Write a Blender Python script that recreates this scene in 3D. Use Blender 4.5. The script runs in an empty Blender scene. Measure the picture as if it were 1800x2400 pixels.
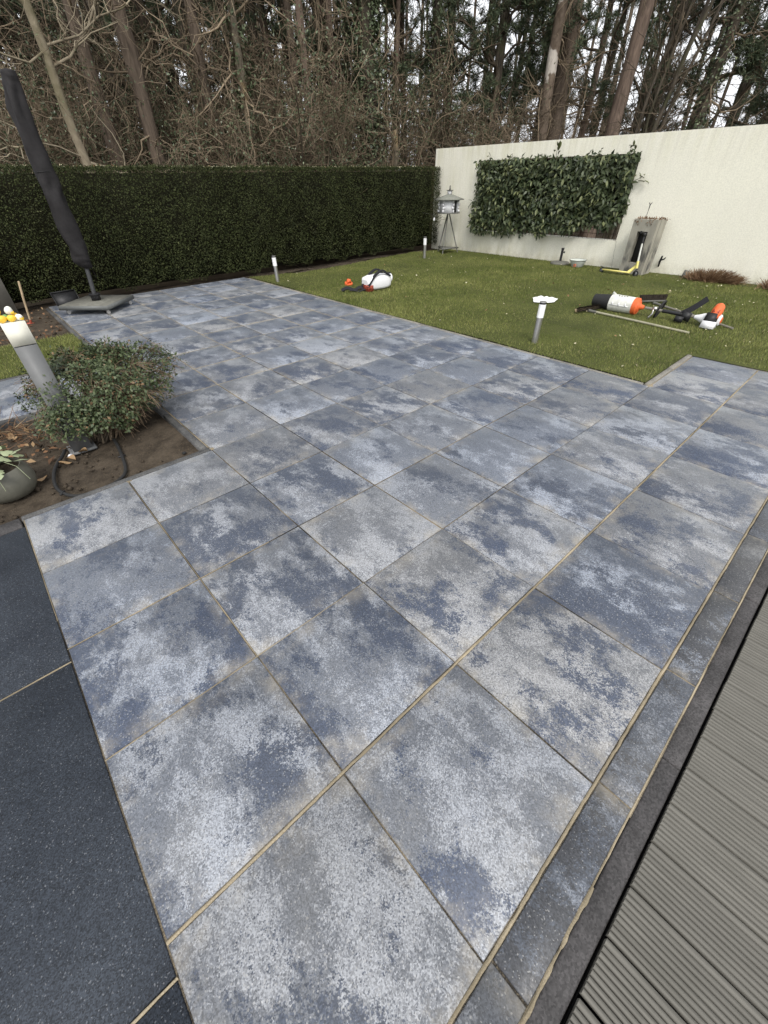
import bpy, math, random
import numpy as np
from mathutils import Matrix, Vector, Euler

S = bpy.context.scene
COL = S.collection
rng = np.random.default_rng(7)
random.seed(7)

# ------------------------------------------------------------------ camera
cam_data = bpy.data.cameras.new('camera')
cam = bpy.data.objects.new('camera', cam_data)
COL.objects.link(cam)
S.camera = cam
cam_data.sensor_fit = 'HORIZONTAL'
cam_data.sensor_width = 36.0
cam_data.lens = 948.385 / 1800 * 36.0
cam_data.clip_start = 0.05
cam_data.clip_end = 600
cam.matrix_world = Matrix(((0.73916879, 0.43595905, -0.51338992, -0.820439),
                           (-0.67336575, 0.46201772, -0.57716392, 0.114602),
                           (-0.0144246, 0.77232075, 0.63506897, 1.575001),
                           (0, 0, 0, 1)))

# ------------------------------------------------------------------ sky, sun, exposure
SUN_EL, SUN_AZ = math.radians(48), math.radians(215)      # azimuth of the sun, from +Y towards +X
world = bpy.data.worlds.new('World')
S.world = world
world.use_nodes = True
wn = world.node_tree
wn.nodes.clear()
sky = wn.nodes.new('ShaderNodeTexSky')
sky.sky_type = 'NISHITA'
sky.sun_disc = False
sky.sun_elevation = SUN_EL
sky.sun_rotation = SUN_AZ
sky.air_density = 1.0
sky.dust_density = 4.0
sky.ozone_density = 1.0
hsv = wn.nodes.new('ShaderNodeHueSaturation')
hsv.inputs['Saturation'].default_value = 0.16            # overcast: cloud takes the blue out
wmix = wn.nodes.new('ShaderNodeMix')
wmix.data_type = 'RGBA'
wmix.inputs[0].default_value = 0.62
wmix.inputs[7].default_value = (9.6, 9.8, 10.2, 1)     # even cloud deck
bg = wn.nodes.new('ShaderNodeBackground')
bg.inputs['Strength'].default_value = 0.1
wo = wn.nodes.new('ShaderNodeOutputWorld')
wn.links.new(sky.outputs[0], hsv.inputs['Color'])
wn.links.new(hsv.outputs[0], wmix.inputs[6])
wn.links.new(wmix.outputs[2], bg.inputs['Color'])
wn.links.new(bg.outputs[0], wo.inputs[0])

sun_l = bpy.data.lights.new('sun', 'SUN')
sun_l.energy = 1.2
sun_l.angle = math.radians(18)
sun_l.color = (1.0, 0.96, 0.9)
sun = bpy.data.objects.new('sun', sun_l)
COL.objects.link(sun)
sd = Vector((math.sin(SUN_AZ) * math.cos(SUN_EL), math.cos(SUN_AZ) * math.cos(SUN_EL), math.sin(SUN_EL)))
sun.rotation_euler = sd.to_track_quat('Z', 'Y').to_euler()
sun.location = (0, 0, 20)

vs = S.view_settings
vs.view_transform = 'Standard'
vs.look = 'None'
vs.exposure = 0.85
vs.gamma = 1.0
vs.use_curve_mapping = False
S.cycles.max_bounces = 6
S.cycles.diffuse_bounces = 3
S.cycles.use_denoising = True


# ------------------------------------------------------------------ mesh helpers
class MB:
    """Collects vertices and faces of one mesh."""
    def __init__(self):
        self.v, self.f, self.n = [], [], 0

    def add(self, V, F):
        V = np.asarray(V, float).reshape(-1, 3)
        F = np.asarray(F, np.int64)
        self.v.append(V)
        self.f.append(F + self.n)
        self.n += len(V)
        return self

    def box(self, c, s, rot=None, taper=None):
        sx, sy, sz = s[0] / 2, s[1] / 2, s[2] / 2
        V = np.array([[x, y, z] for z in (-sz, sz) for y in (-sy, sy) for x in (-sx, sx)])
        if taper is not None:
            V[4:, :2] *= taper
        if rot is not None:
            V = V @ np.array(Euler(rot).to_matrix()).T
        return self.add(V + np.array(c), [[0, 2, 3, 1], [4, 5, 7, 6], [0, 1, 5, 4], [2, 6, 7, 3], [0, 4, 6, 2], [1, 3, 7, 5]])

    def lathe(self, prof, c=(0, 0, 0), k=20, mat=None, cap=True):
        """prof: list of (radius, z)"""
        prof = np.array(prof, float)
        a = np.arange(k) * 2 * math.pi / k
        V = np.stack([prof[:, None, 0] * np.cos(a), prof[:, None, 0] * np.sin(a), np.repeat(prof[:, 1:2], k, 1)], -1)
        n = len(prof)
        V = V.reshape(-1, 3)
        if mat is not None:
            V = V @ np.array(mat.to_3x3()).T + np.array(mat.translation)
        V = V + np.array(c)
        i = np.arange(n - 1)[:, None] * k
        j = np.arange(k)[None]
        j2 = (j + 1) % k
        F = np.stack([i + j, i + j2, i + k + j2, i + k + j], -1).reshape(-1, 4)
        base = self.n
        self.add(V, F)
        if cap:
            for ring, rev in ((0, True), (n - 1, False)):
                if prof[ring, 0] > 1e-5:
                    cen = V[ring * k:(ring + 1) * k].mean(0)
                    self.v.append(cen[None])
                    ci = self.n
                    self.n += 1
                    jj = np.arange(k) + base + ring * k
                    kk = np.roll(jj, -1)
                    self.f.append(np.stack([kk, jj, np.full(k, ci)], -1) if rev else np.stack([jj, kk, np.full(k, ci)], -1))
        return self

    def tube(self, path, r, k=8):
        path = np.array(path, float)
        r = np.full(len(path), r) if np.isscalar(r) else np.array(r, float)
        V, F = tubes(path[None], r[None], k)
        b = self.n
        self.add(V, F)
        for ring, rev in ((0, True), (len(path) - 1, False)):
            self.v.append(path[ring][None])
            ci = self.n
            self.n += 1
            jj = np.arange(k) + b + ring * k
            kk = np.roll(jj, -1)
            self.f.append(np.stack([kk, jj, np.full(k, ci)], -1) if rev else np.stack([jj, kk, np.full(k, ci)], -1))
        return self

    def quadgrid(self, G):
        """G: (n, m, 3) grid of points"""
        n, m = G.shape[:2]
        i = np.arange(n - 1)[:, None] * m
        j = np.arange(m - 1)[None]
        F = np.stack([i + j, i + m + j, i + m + j + 1, i + j + 1], -1).reshape(-1, 4)
        return self.add(G, F)

    def mesh(self, name, smooth=None):
        V = np.concatenate(self.v) if self.v else np.zeros((0, 3))
        me = bpy.data.meshes.new(name)
        me.vertices.add(len(V))
        me.vertices.foreach_set('co', V.astype(np.float32).ravel())
        loops = np.concatenate([f.ravel() for f in self.f])
        tot = np.concatenate([np.full(len(f), f.shape[1]) for f in self.f])
        start = np.concatenate([[0], np.cumsum(tot)[:-1]])
        me.loops.add(len(loops))
        me.loops.foreach_set('vertex_index', loops.astype(np.int32))
        me.polygons.add(len(tot))
        me.polygons.foreach_set('loop_start', start.astype(np.int32))
        me.update(calc_edges=True)
        if smooth is not None:
            me.polygons.foreach_set('use_smooth', np.ones(len(tot), bool))
            if smooth < 180:
                me.set_sharp_from_angle(angle=math.radians(smooth))
        return me


def tubes(P, R, k=3):
    """P (M, n, 3) polylines, R (M, n) radii -> vertices, quads"""
    M, n, _ = P.shape
    T = np.gradient(P, axis=1)
    T /= np.linalg.norm(T, axis=2, keepdims=True) + 1e-9
    ref = np.where(np.abs(T[:, :1, 2:3]) > 0.9, np.array([1.0, 0, 0]), np.array([0, 0, 1.0]))
    ref = np.repeat(ref, n, 1)
    A = np.cross(T, ref)
    A /= np.linalg.norm(A, axis=2, keepdims=True) + 1e-9
    B = np.cross(T, A)
    a = np.arange(k) * 2 * math.pi / k
    V = P[:, :, None] + R[:, :, None, None] * (A[:, :, None] * np.cos(a)[:, None] + B[:, :, None] * np.sin(a)[:, None])
    i = (np.arange(M)[:, None, None] * n + np.arange(n - 1)[None, :, None]) * k
    j = np.arange(k)[None, None]
    j2 = (j + 1) % k
    F = np.stack([i + j, i + k + j, i + k + j2, i + j2], -1).reshape(-1, 4)
    return V.reshape(-1, 3), F


def leaves(pos, d, up, L, W, fold=0.25, droop=0.0):
    """diamond leaves: pos (M,3), direction d, up vector, length, width"""
    M = len(pos)
    d = d / (np.linalg.norm(d, axis=1, keepdims=True) + 1e-9)
    s = np.cross(d, up)
    s /= np.linalg.norm(s, axis=1, keepdims=True) + 1e-9
    u = np.cross(s, d)
    L = np.broadcast_to(L, (M,))[:, None]
    W = np.broadcast_to(W, (M,))[:, None]
    mid = pos + d * L * 0.45
    V = np.stack([pos, mid + s * W / 2 + u * W * fold, pos + d * L - u * L * droop, mid - s * W / 2 + u * W * fold], 1)
    F = np.arange(M * 4).reshape(M, 4)
    return V.reshape(-1, 3), F


def unit(n, r=None):
    r = r or rng
    v = r.normal(size=(n, 3))
    return v / np.linalg.norm(v, axis=1, keepdims=True)


def obj(name, mb, material, parent=None, loc=None, smooth=None, rot=None):
    me = mb if isinstance(mb, bpy.types.Mesh) else mb.mesh(name, smooth)
    if material is not None and not me.materials:
        me.materials.append(material)
    o = bpy.data.objects.new(name, me)
    COL.objects.link(o)
    if parent is not None:
        o.parent = parent
    if loc is not None:
        o.location = loc
    if rot is not None:
        o.rotation_euler = rot
    return o


def tag(o, label, cat, group=None):
    o['label'] = label
    o['category'] = cat
    if group:
        o['group'] = group
    return o


def thing(name, label, cat, loc=(0, 0, 0), rot=(0, 0, 0), group=None):
    o = bpy.data.objects.new(name, None)
    o.empty_display_size = 0.1
    COL.objects.link(o)
    o.location = loc
    o.rotation_euler = rot
    return tag(o, label, cat, group)


def struct(o):
    o['kind'] = 'structure'
    return o


def stuff(o, label=None, cat=None):
    o['kind'] = 'stuff'
    if label:
        tag(o, label, cat)
    return o


def copy_tree(src, loc, rot=None, scale=None, label=None, group=None):
    c = src.copy()
    COL.objects.link(c)
    c.location = loc
    if rot is not None:
        c.rotation_euler = rot
    if scale is not None:
        c.scale = scale
    if label:
        c['label'] = label
    if group:
        c['group'] = group
    for ch in list(src.children):
        d = ch.copy()
        COL.objects.link(d)
        d.parent = c
        for g in list(ch.children):
            e = g.copy()
            COL.objects.link(e)
            e.parent = d
    return c


# ------------------------------------------------------------------ material helpers
class NT:
    def __init__(self, name):
        self.m = bpy.data.materials.new(name)
        self.m.use_nodes = True
        self.t = self.m.node_tree
        self.b = self.t.nodes['Principled BSDF']

    def n(self, typ, ins=None, **props):
        nd = self.t.nodes.new('ShaderNode' + typ)
        for k, v in props.items():
            setattr(nd, k, v)
        for k, v in (ins or {}).items():
            self.set(nd.inputs[k], v)
        return nd

    def set(self, sock, v):
        if isinstance(v, bpy.types.NodeSocket):
            self.t.links.new(v, sock)
        else:
            if hasattr(sock.default_value, '__len__') and not hasattr(v, '__len__'):
                v = (v,) * len(sock.default_value)
            elif hasattr(sock.default_value, '__len__') and len(v) == 3 and len(sock.default_value) == 4:
                v = (*v, 1)
            sock.default_value = v

    def noise(self, vec, scale, detail=3, rough=0.55, dist=0.0):
        return self.n('TexNoise', {'Vector': vec, 'Scale': scale, 'Detail': detail, 'Roughness': rough, 'Distortion': dist}).outputs[0]

    def voro(self, vec, scale, out='Color'):
        return self.n('TexVoronoi', {'Vector': vec, 'Scale': scale}).outputs[out]

    def mapr(self, v, a, b, c=0.0, d=1.0, smooth=False):
        nd = self.n('MapRange', {0: v, 1: a, 2: b, 3: c, 4: d})
        nd.clamp = True
        if smooth:
            nd.interpolation_type = 'SMOOTHSTEP'
        return nd.outputs[0]

    def mix(self, f, a, b, mode='MIX'):
        nd = self.n('Mix', data_type='RGBA', blend_type=mode)
        self.set(nd.inputs[0], f)
        self.set(nd.inputs[6], a)
        self.set(nd.inputs[7], b)
        return nd.outputs[2]

    def math(self, op, a, b=0.0, c=None):
        nd = self.n('Math', operation=op)
        self.set(nd.inputs[0], a)
        self.set(nd.inputs[1], b)
        if c is not None:
            self.set(nd.inputs[2], c)
        return nd.outputs[0]

    def vmath(self, op, a, b):
        nd = self.n('VectorMath', operation=op)
        self.set(nd.inputs[0], a)
        self.set(nd.inputs[1], b)
        return nd.outputs[0]

    def coord(self, kind='Object'):
        return self.n('TexCoord').outputs[kind]

    def world(self):
        return self.n('NewGeometry').outputs['Position']

    def island(self):
        return self.n('NewGeometry').outputs['Random Per Island']

    def bump(self, h, strength=0.3, dist=0.01):
        self.set(self.b.inputs['Normal'], self.n('Bump', {'Height': h, 'Strength': strength, 'Distance': dist}).outputs[0])

    def done(self, col=None, rough=0.7, spec=0.3, metal=0.0):
        if col is not None:
            self.set(self.b.inputs['Base Color'], col)
        self.set(self.b.inputs['Roughness'], rough)
        self.set(self.b.inputs['Specular IOR Level'], spec)
        self.set(self.b.inputs['Metallic'], metal)
        return self.m


def simple(name, col, rough=0.6, spec=0.3, var=0.12, scale=40, metal=0.0, bump=0.0, bscale=200):
    t = NT(name)
    c = t.coord()
    n = t.noise(c, scale, 4)
    k = t.mapr(n, 0.3, 0.7, 1 - var, 1 + var)
    cc = t.mix(1.0, col, t.n('CombineColor', {0: k, 1: k, 2: k}).outputs[0], 'MULTIPLY')
    if bump:
        t.bump(t.noise(c, bscale, 2), bump, 0.003)
    return t.done(cc, rough, spec, metal)


def slab_material(name='mottled_granite_slab', k0=1.0):
    t = NT(name)
    info = t.n('ObjectInfo')
    rnd = info.outputs['Random']
    off = t.n('CombineXYZ', {0: t.math('MULTIPLY', rnd, 71.0), 1: t.math('MULTIPLY', rnd, 193.0), 2: t.math('MULTIPLY', rnd, 37.0)}).outputs[0]
    c = t.coord()
    v = t.vmath('ADD', c, off)
    vs_ = t.vmath('MULTIPLY', v, (1.3, 0.8, 1.0))
    speck = t.n('TexVoronoi', {'Vector': v, 'Scale': 270.0})
    sv = t.n('SeparateColor', {0: speck.outputs['Color']})
    s1, s2, s3 = sv.outputs[0], sv.outputs[1], sv.outputs[2]
    grain = t.noise(v, 95, 2, 0.6)
    r2 = t.math('FRACT', t.math('MULTIPLY', rnd, 17.31))
    r3 = t.math('FRACT', t.math('MULTIPLY', rnd, 41.77))
    r4 = t.math('FRACT', t.math('MULTIPLY', rnd, 93.13))
    r5 = t.math('FRACT', t.math('MULTIPLY', rnd, 57.91))
    rag = t.math('ADD', t.math('MULTIPLY', t.math('SUBTRACT', s1, 0.5), 0.10), t.math('MULTIPLY', t.math('SUBTRACT', grain, 0.5), 0.20))
    n1 = t.noise(vs_, 2.8, 10, 0.72)
    n2 = t.noise(t.vmath('ADD', vs_, (3.7, 8.1, 2.2)), 3.0, 10, 0.74)
    # thresholds differ slab by slab: some are mostly pale, some mostly slate
    m1 = t.math('ADD', t.math('ADD', n1, rag), t.mapr(r2, 0, 1, -0.055, 0.055))
    m2 = t.math('ADD', t.math('ADD', n2, t.math('MULTIPLY', rag, 0.8)), t.mapr(r5, 0, 1, -0.06, 0.05))
    mask = t.mapr(m1, 0.492, 0.556)
    mdark = t.mapr(m2, 0.508, 0.540)
    sc_ = lambda c_: tuple(x_ * k0 for x_ in c_)
    dark = t.mix(r3, (0.034, 0.048, 0.084), (0.046, 0.055, 0.076)) if k0 == 1.0 else t.mix(r3, (0.042, 0.045, 0.052), (0.048, 0.048, 0.050))
    t.b.inputs['Sheen Weight'].default_value = 0.15 if k0 == 1.0 else 0.05       # bluish sky sheen put into the material, brightens paving at shallow angles
    t.b.inputs['Sheen Roughness'].default_value = 0.45
    t.b.inputs['Sheen Tint'].default_value = (0.82, 0.90, 1.0, 1)
    mid = t.mix(r4, sc_((0.110, 0.124, 0.152)), sc_((0.124, 0.128, 0.136)))
    pale = t.mix(r4, sc_((0.246, 0.270, 0.314)), sc_((0.262, 0.264, 0.268)))
    col = t.mix(mask, mid, pale)
    col = t.mix(t.math('MULTIPLY', mdark, 0.92), col, dark)
    # aggregate: single grains lighter / darker
    k = t.mapr(s2, 0, 1, 0.62, 1.32)
    col = t.mix(1.0, col, t.n('CombineColor', {0: k, 1: k, 2: k}).outputs[0], 'MULTIPLY')
    col = t.mix(t.math('MULTIPLY', t.mapr(s3, 0.965, 0.972), 0.32), col, (0.46, 0.45, 0.43))
    col = t.mix(t.math('MULTIPLY', t.mapr(s3, 0.10, 0.09), t.math('MULTIPLY', mask, 0.6)), col, (0.05, 0.055, 0.07))
    # jointing sand left on the slab near some edges
    sx = t.n('SeparateXYZ', {0: c})
    ex = t.mapr(t.math('ABSOLUTE', sx.outputs[0]), 0.23, 0.297)
    ey = t.mapr(t.math('ABSOLUTE', sx.outputs[1]), 0.20, 0.297)
    e = t.math('MAXIMUM', ex, ey)
    e = t.math('MULTIPLY', e, t.mapr(t.noise(t.vmath('ADD', v, (5, 3, 1)), 6, 5, 0.7), 0.48, 0.68))
    col = t.mix(t.math('MULTIPLY', e, 0.55), col, (0.36, 0.32, 0.25))
    wash = t.mapr(t.noise(t.vmath('ADD', v, (9, 1, 4)), 3.0, 4, 0.6), 0.52, 0.72)
    col = t.mix(t.math('MULTIPLY', wash, 0.13), col, (0.28, 0.265, 0.23))
    t.bump(t.math('ADD', s2, t.math('MULTIPLY', grain, 0.6)), 0.35, 0.0015)
    rough = t.mapr(grain, 0.3, 0.7, 0.36, 0.56)
    return t.done(col, rough, 0.38)


def dark_slab_material():
    t = NT('charcoal_slab')
    c = t.vmath('ADD', t.coord(), t.n('ObjectInfo').outputs['Location'])
    sv = t.n('SeparateColor', {0: t.voro(c, 330)})
    n = t.noise(c, 2.2, 4)
    col = t.mix(t.mapr(n, 0.35, 0.65), (0.017, 0.021, 0.028), (0.034, 0.040, 0.050))
    k = t.mapr(sv.outputs[0], 0, 1, 0.45, 1.65)
    col = t.mix(1.0, col, t.n('CombineColor', {0: k, 1: k, 2: k}).outputs[0], 'MULTIPLY')
    col = t.mix(t.math('MULTIPLY', t.mapr(sv.outputs[1], 0.975, 0.98), 0.3), col, (0.30, 0.31, 0.33))
    t.bump(sv.outputs[0], 0.3, 0.0015)
    return t.done(col, 0.5, 0.22)


def kerb_material(name, base, pale):
    t = NT(name)
    c = t.world()
    sv = t.n('SeparateColor', {0: t.voro(c, 200)})
    n = t.noise(c, 5, 5, 0.65)
    col = t.mix(t.mapr(n, 0.4, 0.65), base, pale)
    k = t.mapr(sv.outputs[0], 0, 1, 0.65, 1.35)
    col = t.mix(1.0, col, t.n('CombineColor', {0: k, 1: k, 2: k}).outputs[0], 'MULTIPLY')
    t.bump(sv.outputs[0], 0.4, 0.002)
    return t.done(col, 0.75, 0.3)


def sand_material(name='joint_sand', lo=(0.030, 0.027, 0.023), hi=(0.24, 0.20, 0.140)):
    t = NT(name)
    c = t.world()
    n = t.noise(c, 2.4, 4, 0.6)
    g = t.noise(c, 260, 2)
    col = t.mix(t.mapr(t.math('ADD', n, t.math('MULTIPLY', t.math('SUBTRACT', g, 0.5), 0.5)), 0.42, 0.68), lo, hi)
    t.bump(g, 0.5, 0.002)
    return t.done(col, 0.95, 0.1)


def soil_material():
    t = NT('garden_soil')
    c = t.world()
    n = t.noise(c, 6, 6, 0.7)
    g = t.noise(c, 70, 4, 0.7)
    col = t.mix(t.mapr(n, 0.35, 0.65), (0.034, 0.027, 0.020), (0.085, 0.068, 0.050))
    col = t.mix(t.mapr(g, 0.55, 0.75), col, (0.12, 0.09, 0.06))
    t.bump(t.math('ADD', g, n), 0.8, 0.012)
    return t.done(col, 0.95, 0.12)


def lawn_material():
    t = NT('lawn_ground')
    c = t.world()
    n = t.noise(c, 1.1, 5, 0.6)
    g = t.noise(c, 60, 4, 0.7)
    col = t.mix(t.mapr(n, 0.35, 0.65), (0.042, 0.052, 0.014), (0.075, 0.085, 0.024))
    col = t.mix(t.mapr(g, 0.5, 0.75), col, (0.085, 0.075, 0.036))
    t.bump(g, 0.7, 0.01)
    return t.done(col, 0.9, 0.15)


def blade_material():
    t = NT('grass_blades')
    c = t.world()
    n = t.noise(c, 0.9, 5, 0.62)
    i = t.island()
    a = t.mix(i, (0.070, 0.096, 0.020), (0.165, 0.188, 0.052))
    b = t.mix(i, (0.138, 0.158, 0.040), (0.262, 0.268, 0.094))
    col = t.mix(t.mapr(n, 0.40, 0.60), a, b)
    col = t.mix(t.mapr(i, 0.955, 0.96), col, (0.30, 0.25, 0.13))
    return t.done(col, 0.6, 0.1)


def leaf_material(name, a, b, c3=None, p=0.95, rough=0.5, spec=0.35, patch=None, trans=0.0):
    t = NT(name)
    i = t.island()
    col = t.mix(i, a, b)
    if patch is not None:
        col = t.mix(t.math('MULTIPLY', t.mapr(t.noise(t.world(), patch[1], 4, 0.6), 0.5, 0.7), patch[2]), col, patch[0])
    if c3 is not None:
        f = t.math('FRACT', t.math('MULTIPLY', i, 13.7))
        col = t.mix(t.mapr(f, p, p + 0.01), col, c3)
    return t.done(col, rough, spec)


def bark_material(name, a, b, c3=None, vscale=(9, 9, 1.6), th=(0.45, 0.6), moss=None):
    t = NT(name)
    c = t.world()
    v = t.vmath('MULTIPLY', c, vscale)
    n = t.noise(v, 1.6, 6, 0.65, 0.5)
    n2 = t.noise(c, 1.3, 4, 0.6)
    col = t.mix(t.mapr(n, 0.35, 0.65), a, b)
    if c3 is not None:
        col = t.mix(t.mapr(n2, th[0], th[1]), col, c3)
    if moss is not None:
        col = t.mix(t.math('MULTIPLY', t.mapr(t.noise(c, 3.1, 4), 0.5, 0.68), 0.7), col, moss)
    t.bump(n, 0.8, 0.03)
    return t.done(col, 0.9, 0.15)


def twig_material(name, a, b):
    t = NT(name)
    i = t.island()
    return t.done(t.mix(i, a, b), 0.85, 0.15)


def wall_material():
    t = NT('cream_render')
    c = t.world()
    g = t.noise(c, 55, 4, 0.7)
    n = t.noise(c, 0.8, 5, 0.6)
    sep = t.n('SeparateXYZ', {0: c})
    col = t.mix(t.mapr(n, 0.3, 0.7), (0.84, 0.82, 0.70), (0.79, 0.77, 0.665))
    k = t.mapr(g, 0.3, 0.7, 0.86, 1.08)
    col = t.mix(1.0, col, t.n('CombineColor', {0: k, 1: k, 2: k}).outputs[0], 'MULTIPLY')
    # algae: stains run down from the coping and up from the ground, more at the far end
    st = t.noise(t.vmath('MULTIPLY', c, (1, 5.5, 0.7)), 1.2, 5, 0.65)
    top = t.mapr(sep.outputs[2], 1.55, 2.2)
    low = t.mapr(sep.outputs[2], 0.55, 0.0)
    far = t.mapr(sep.outputs[1], 5.0, 9.5, 0.25, 1.0)
    f = t.math('MULTIPLY', t.math('MAXIMUM', t.math('MAXIMUM', top, low), t.math('MULTIPLY', far, 0.55)), t.mapr(st, 0.42, 0.68))
    f = t.math('MULTIPLY', f, t.mapr(sep.outputs[1], 3.0, 9.0, 0.35, 1.0))
    col = t.mix(t.math('MULTIPLY', f, 0.62), col, (0.52, 0.50, 0.30))
    drip = t.noise(t.vmath('MULTIPLY', c, (1, 16, 0.55)), 1.0, 4, 0.7)
    col = t.mix(t.math('MULTIPLY', t.math('MULTIPLY', t.mapr(sep.outputs[2], 1.3, 2.15), t.mapr(drip, 0.5, 0.7)), 0.35), col, (0.50, 0.47, 0.38))
    splash = t.math('MULTIPLY', t.mapr(sep.outputs[2], 0.22, 0.0), t.mapr(t.noise(c, 7, 5, 0.7), 0.35, 0.65))
    col = t.mix(t.math('MULTIPLY', splash, 0.6), col, (0.36, 0.32, 0.22))
    t.bump(t.math('ADD', g, t.noise(c, 140, 2)), 0.6, 0.006)
    return t.done(col, 0.92, 0.15)


def deck_material():
    t = NT('grooved_composite_deck')
    c = t.coord()
    info = t.n('ObjectInfo')
    v = t.vmath('ADD', c, t.vmath('MULTIPLY', info.outputs['Location'], (3.0, 3.0, 3.0)))
    n = t.noise(t.vmath('MULTIPLY', v, (40, 1.5, 1)), 2.0, 5, 0.6)
    d = t.noise(v, 3.5, 5, 0.65)
    col = t.mix(t.mapr(n, 0.3, 0.7), (0.104, 0.099, 0.086), (0.156, 0.149, 0.130))
    col = t.mix(t.math('MULTIPLY', t.mapr(d, 0.5, 0.72), 0.35), col, (0.085, 0.082, 0.068))
    k = t.mapr(info.outputs['Random'], 0, 1, 0.92, 1.06)
    col = t.mix(1.0, col, t.n('CombineColor', {0: k, 1: k, 2: k}).outputs[0], 'MULTIPLY')
    t.bump(n, 0.25, 0.002)
    return t.done(col, 0.62, 0.2)


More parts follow.
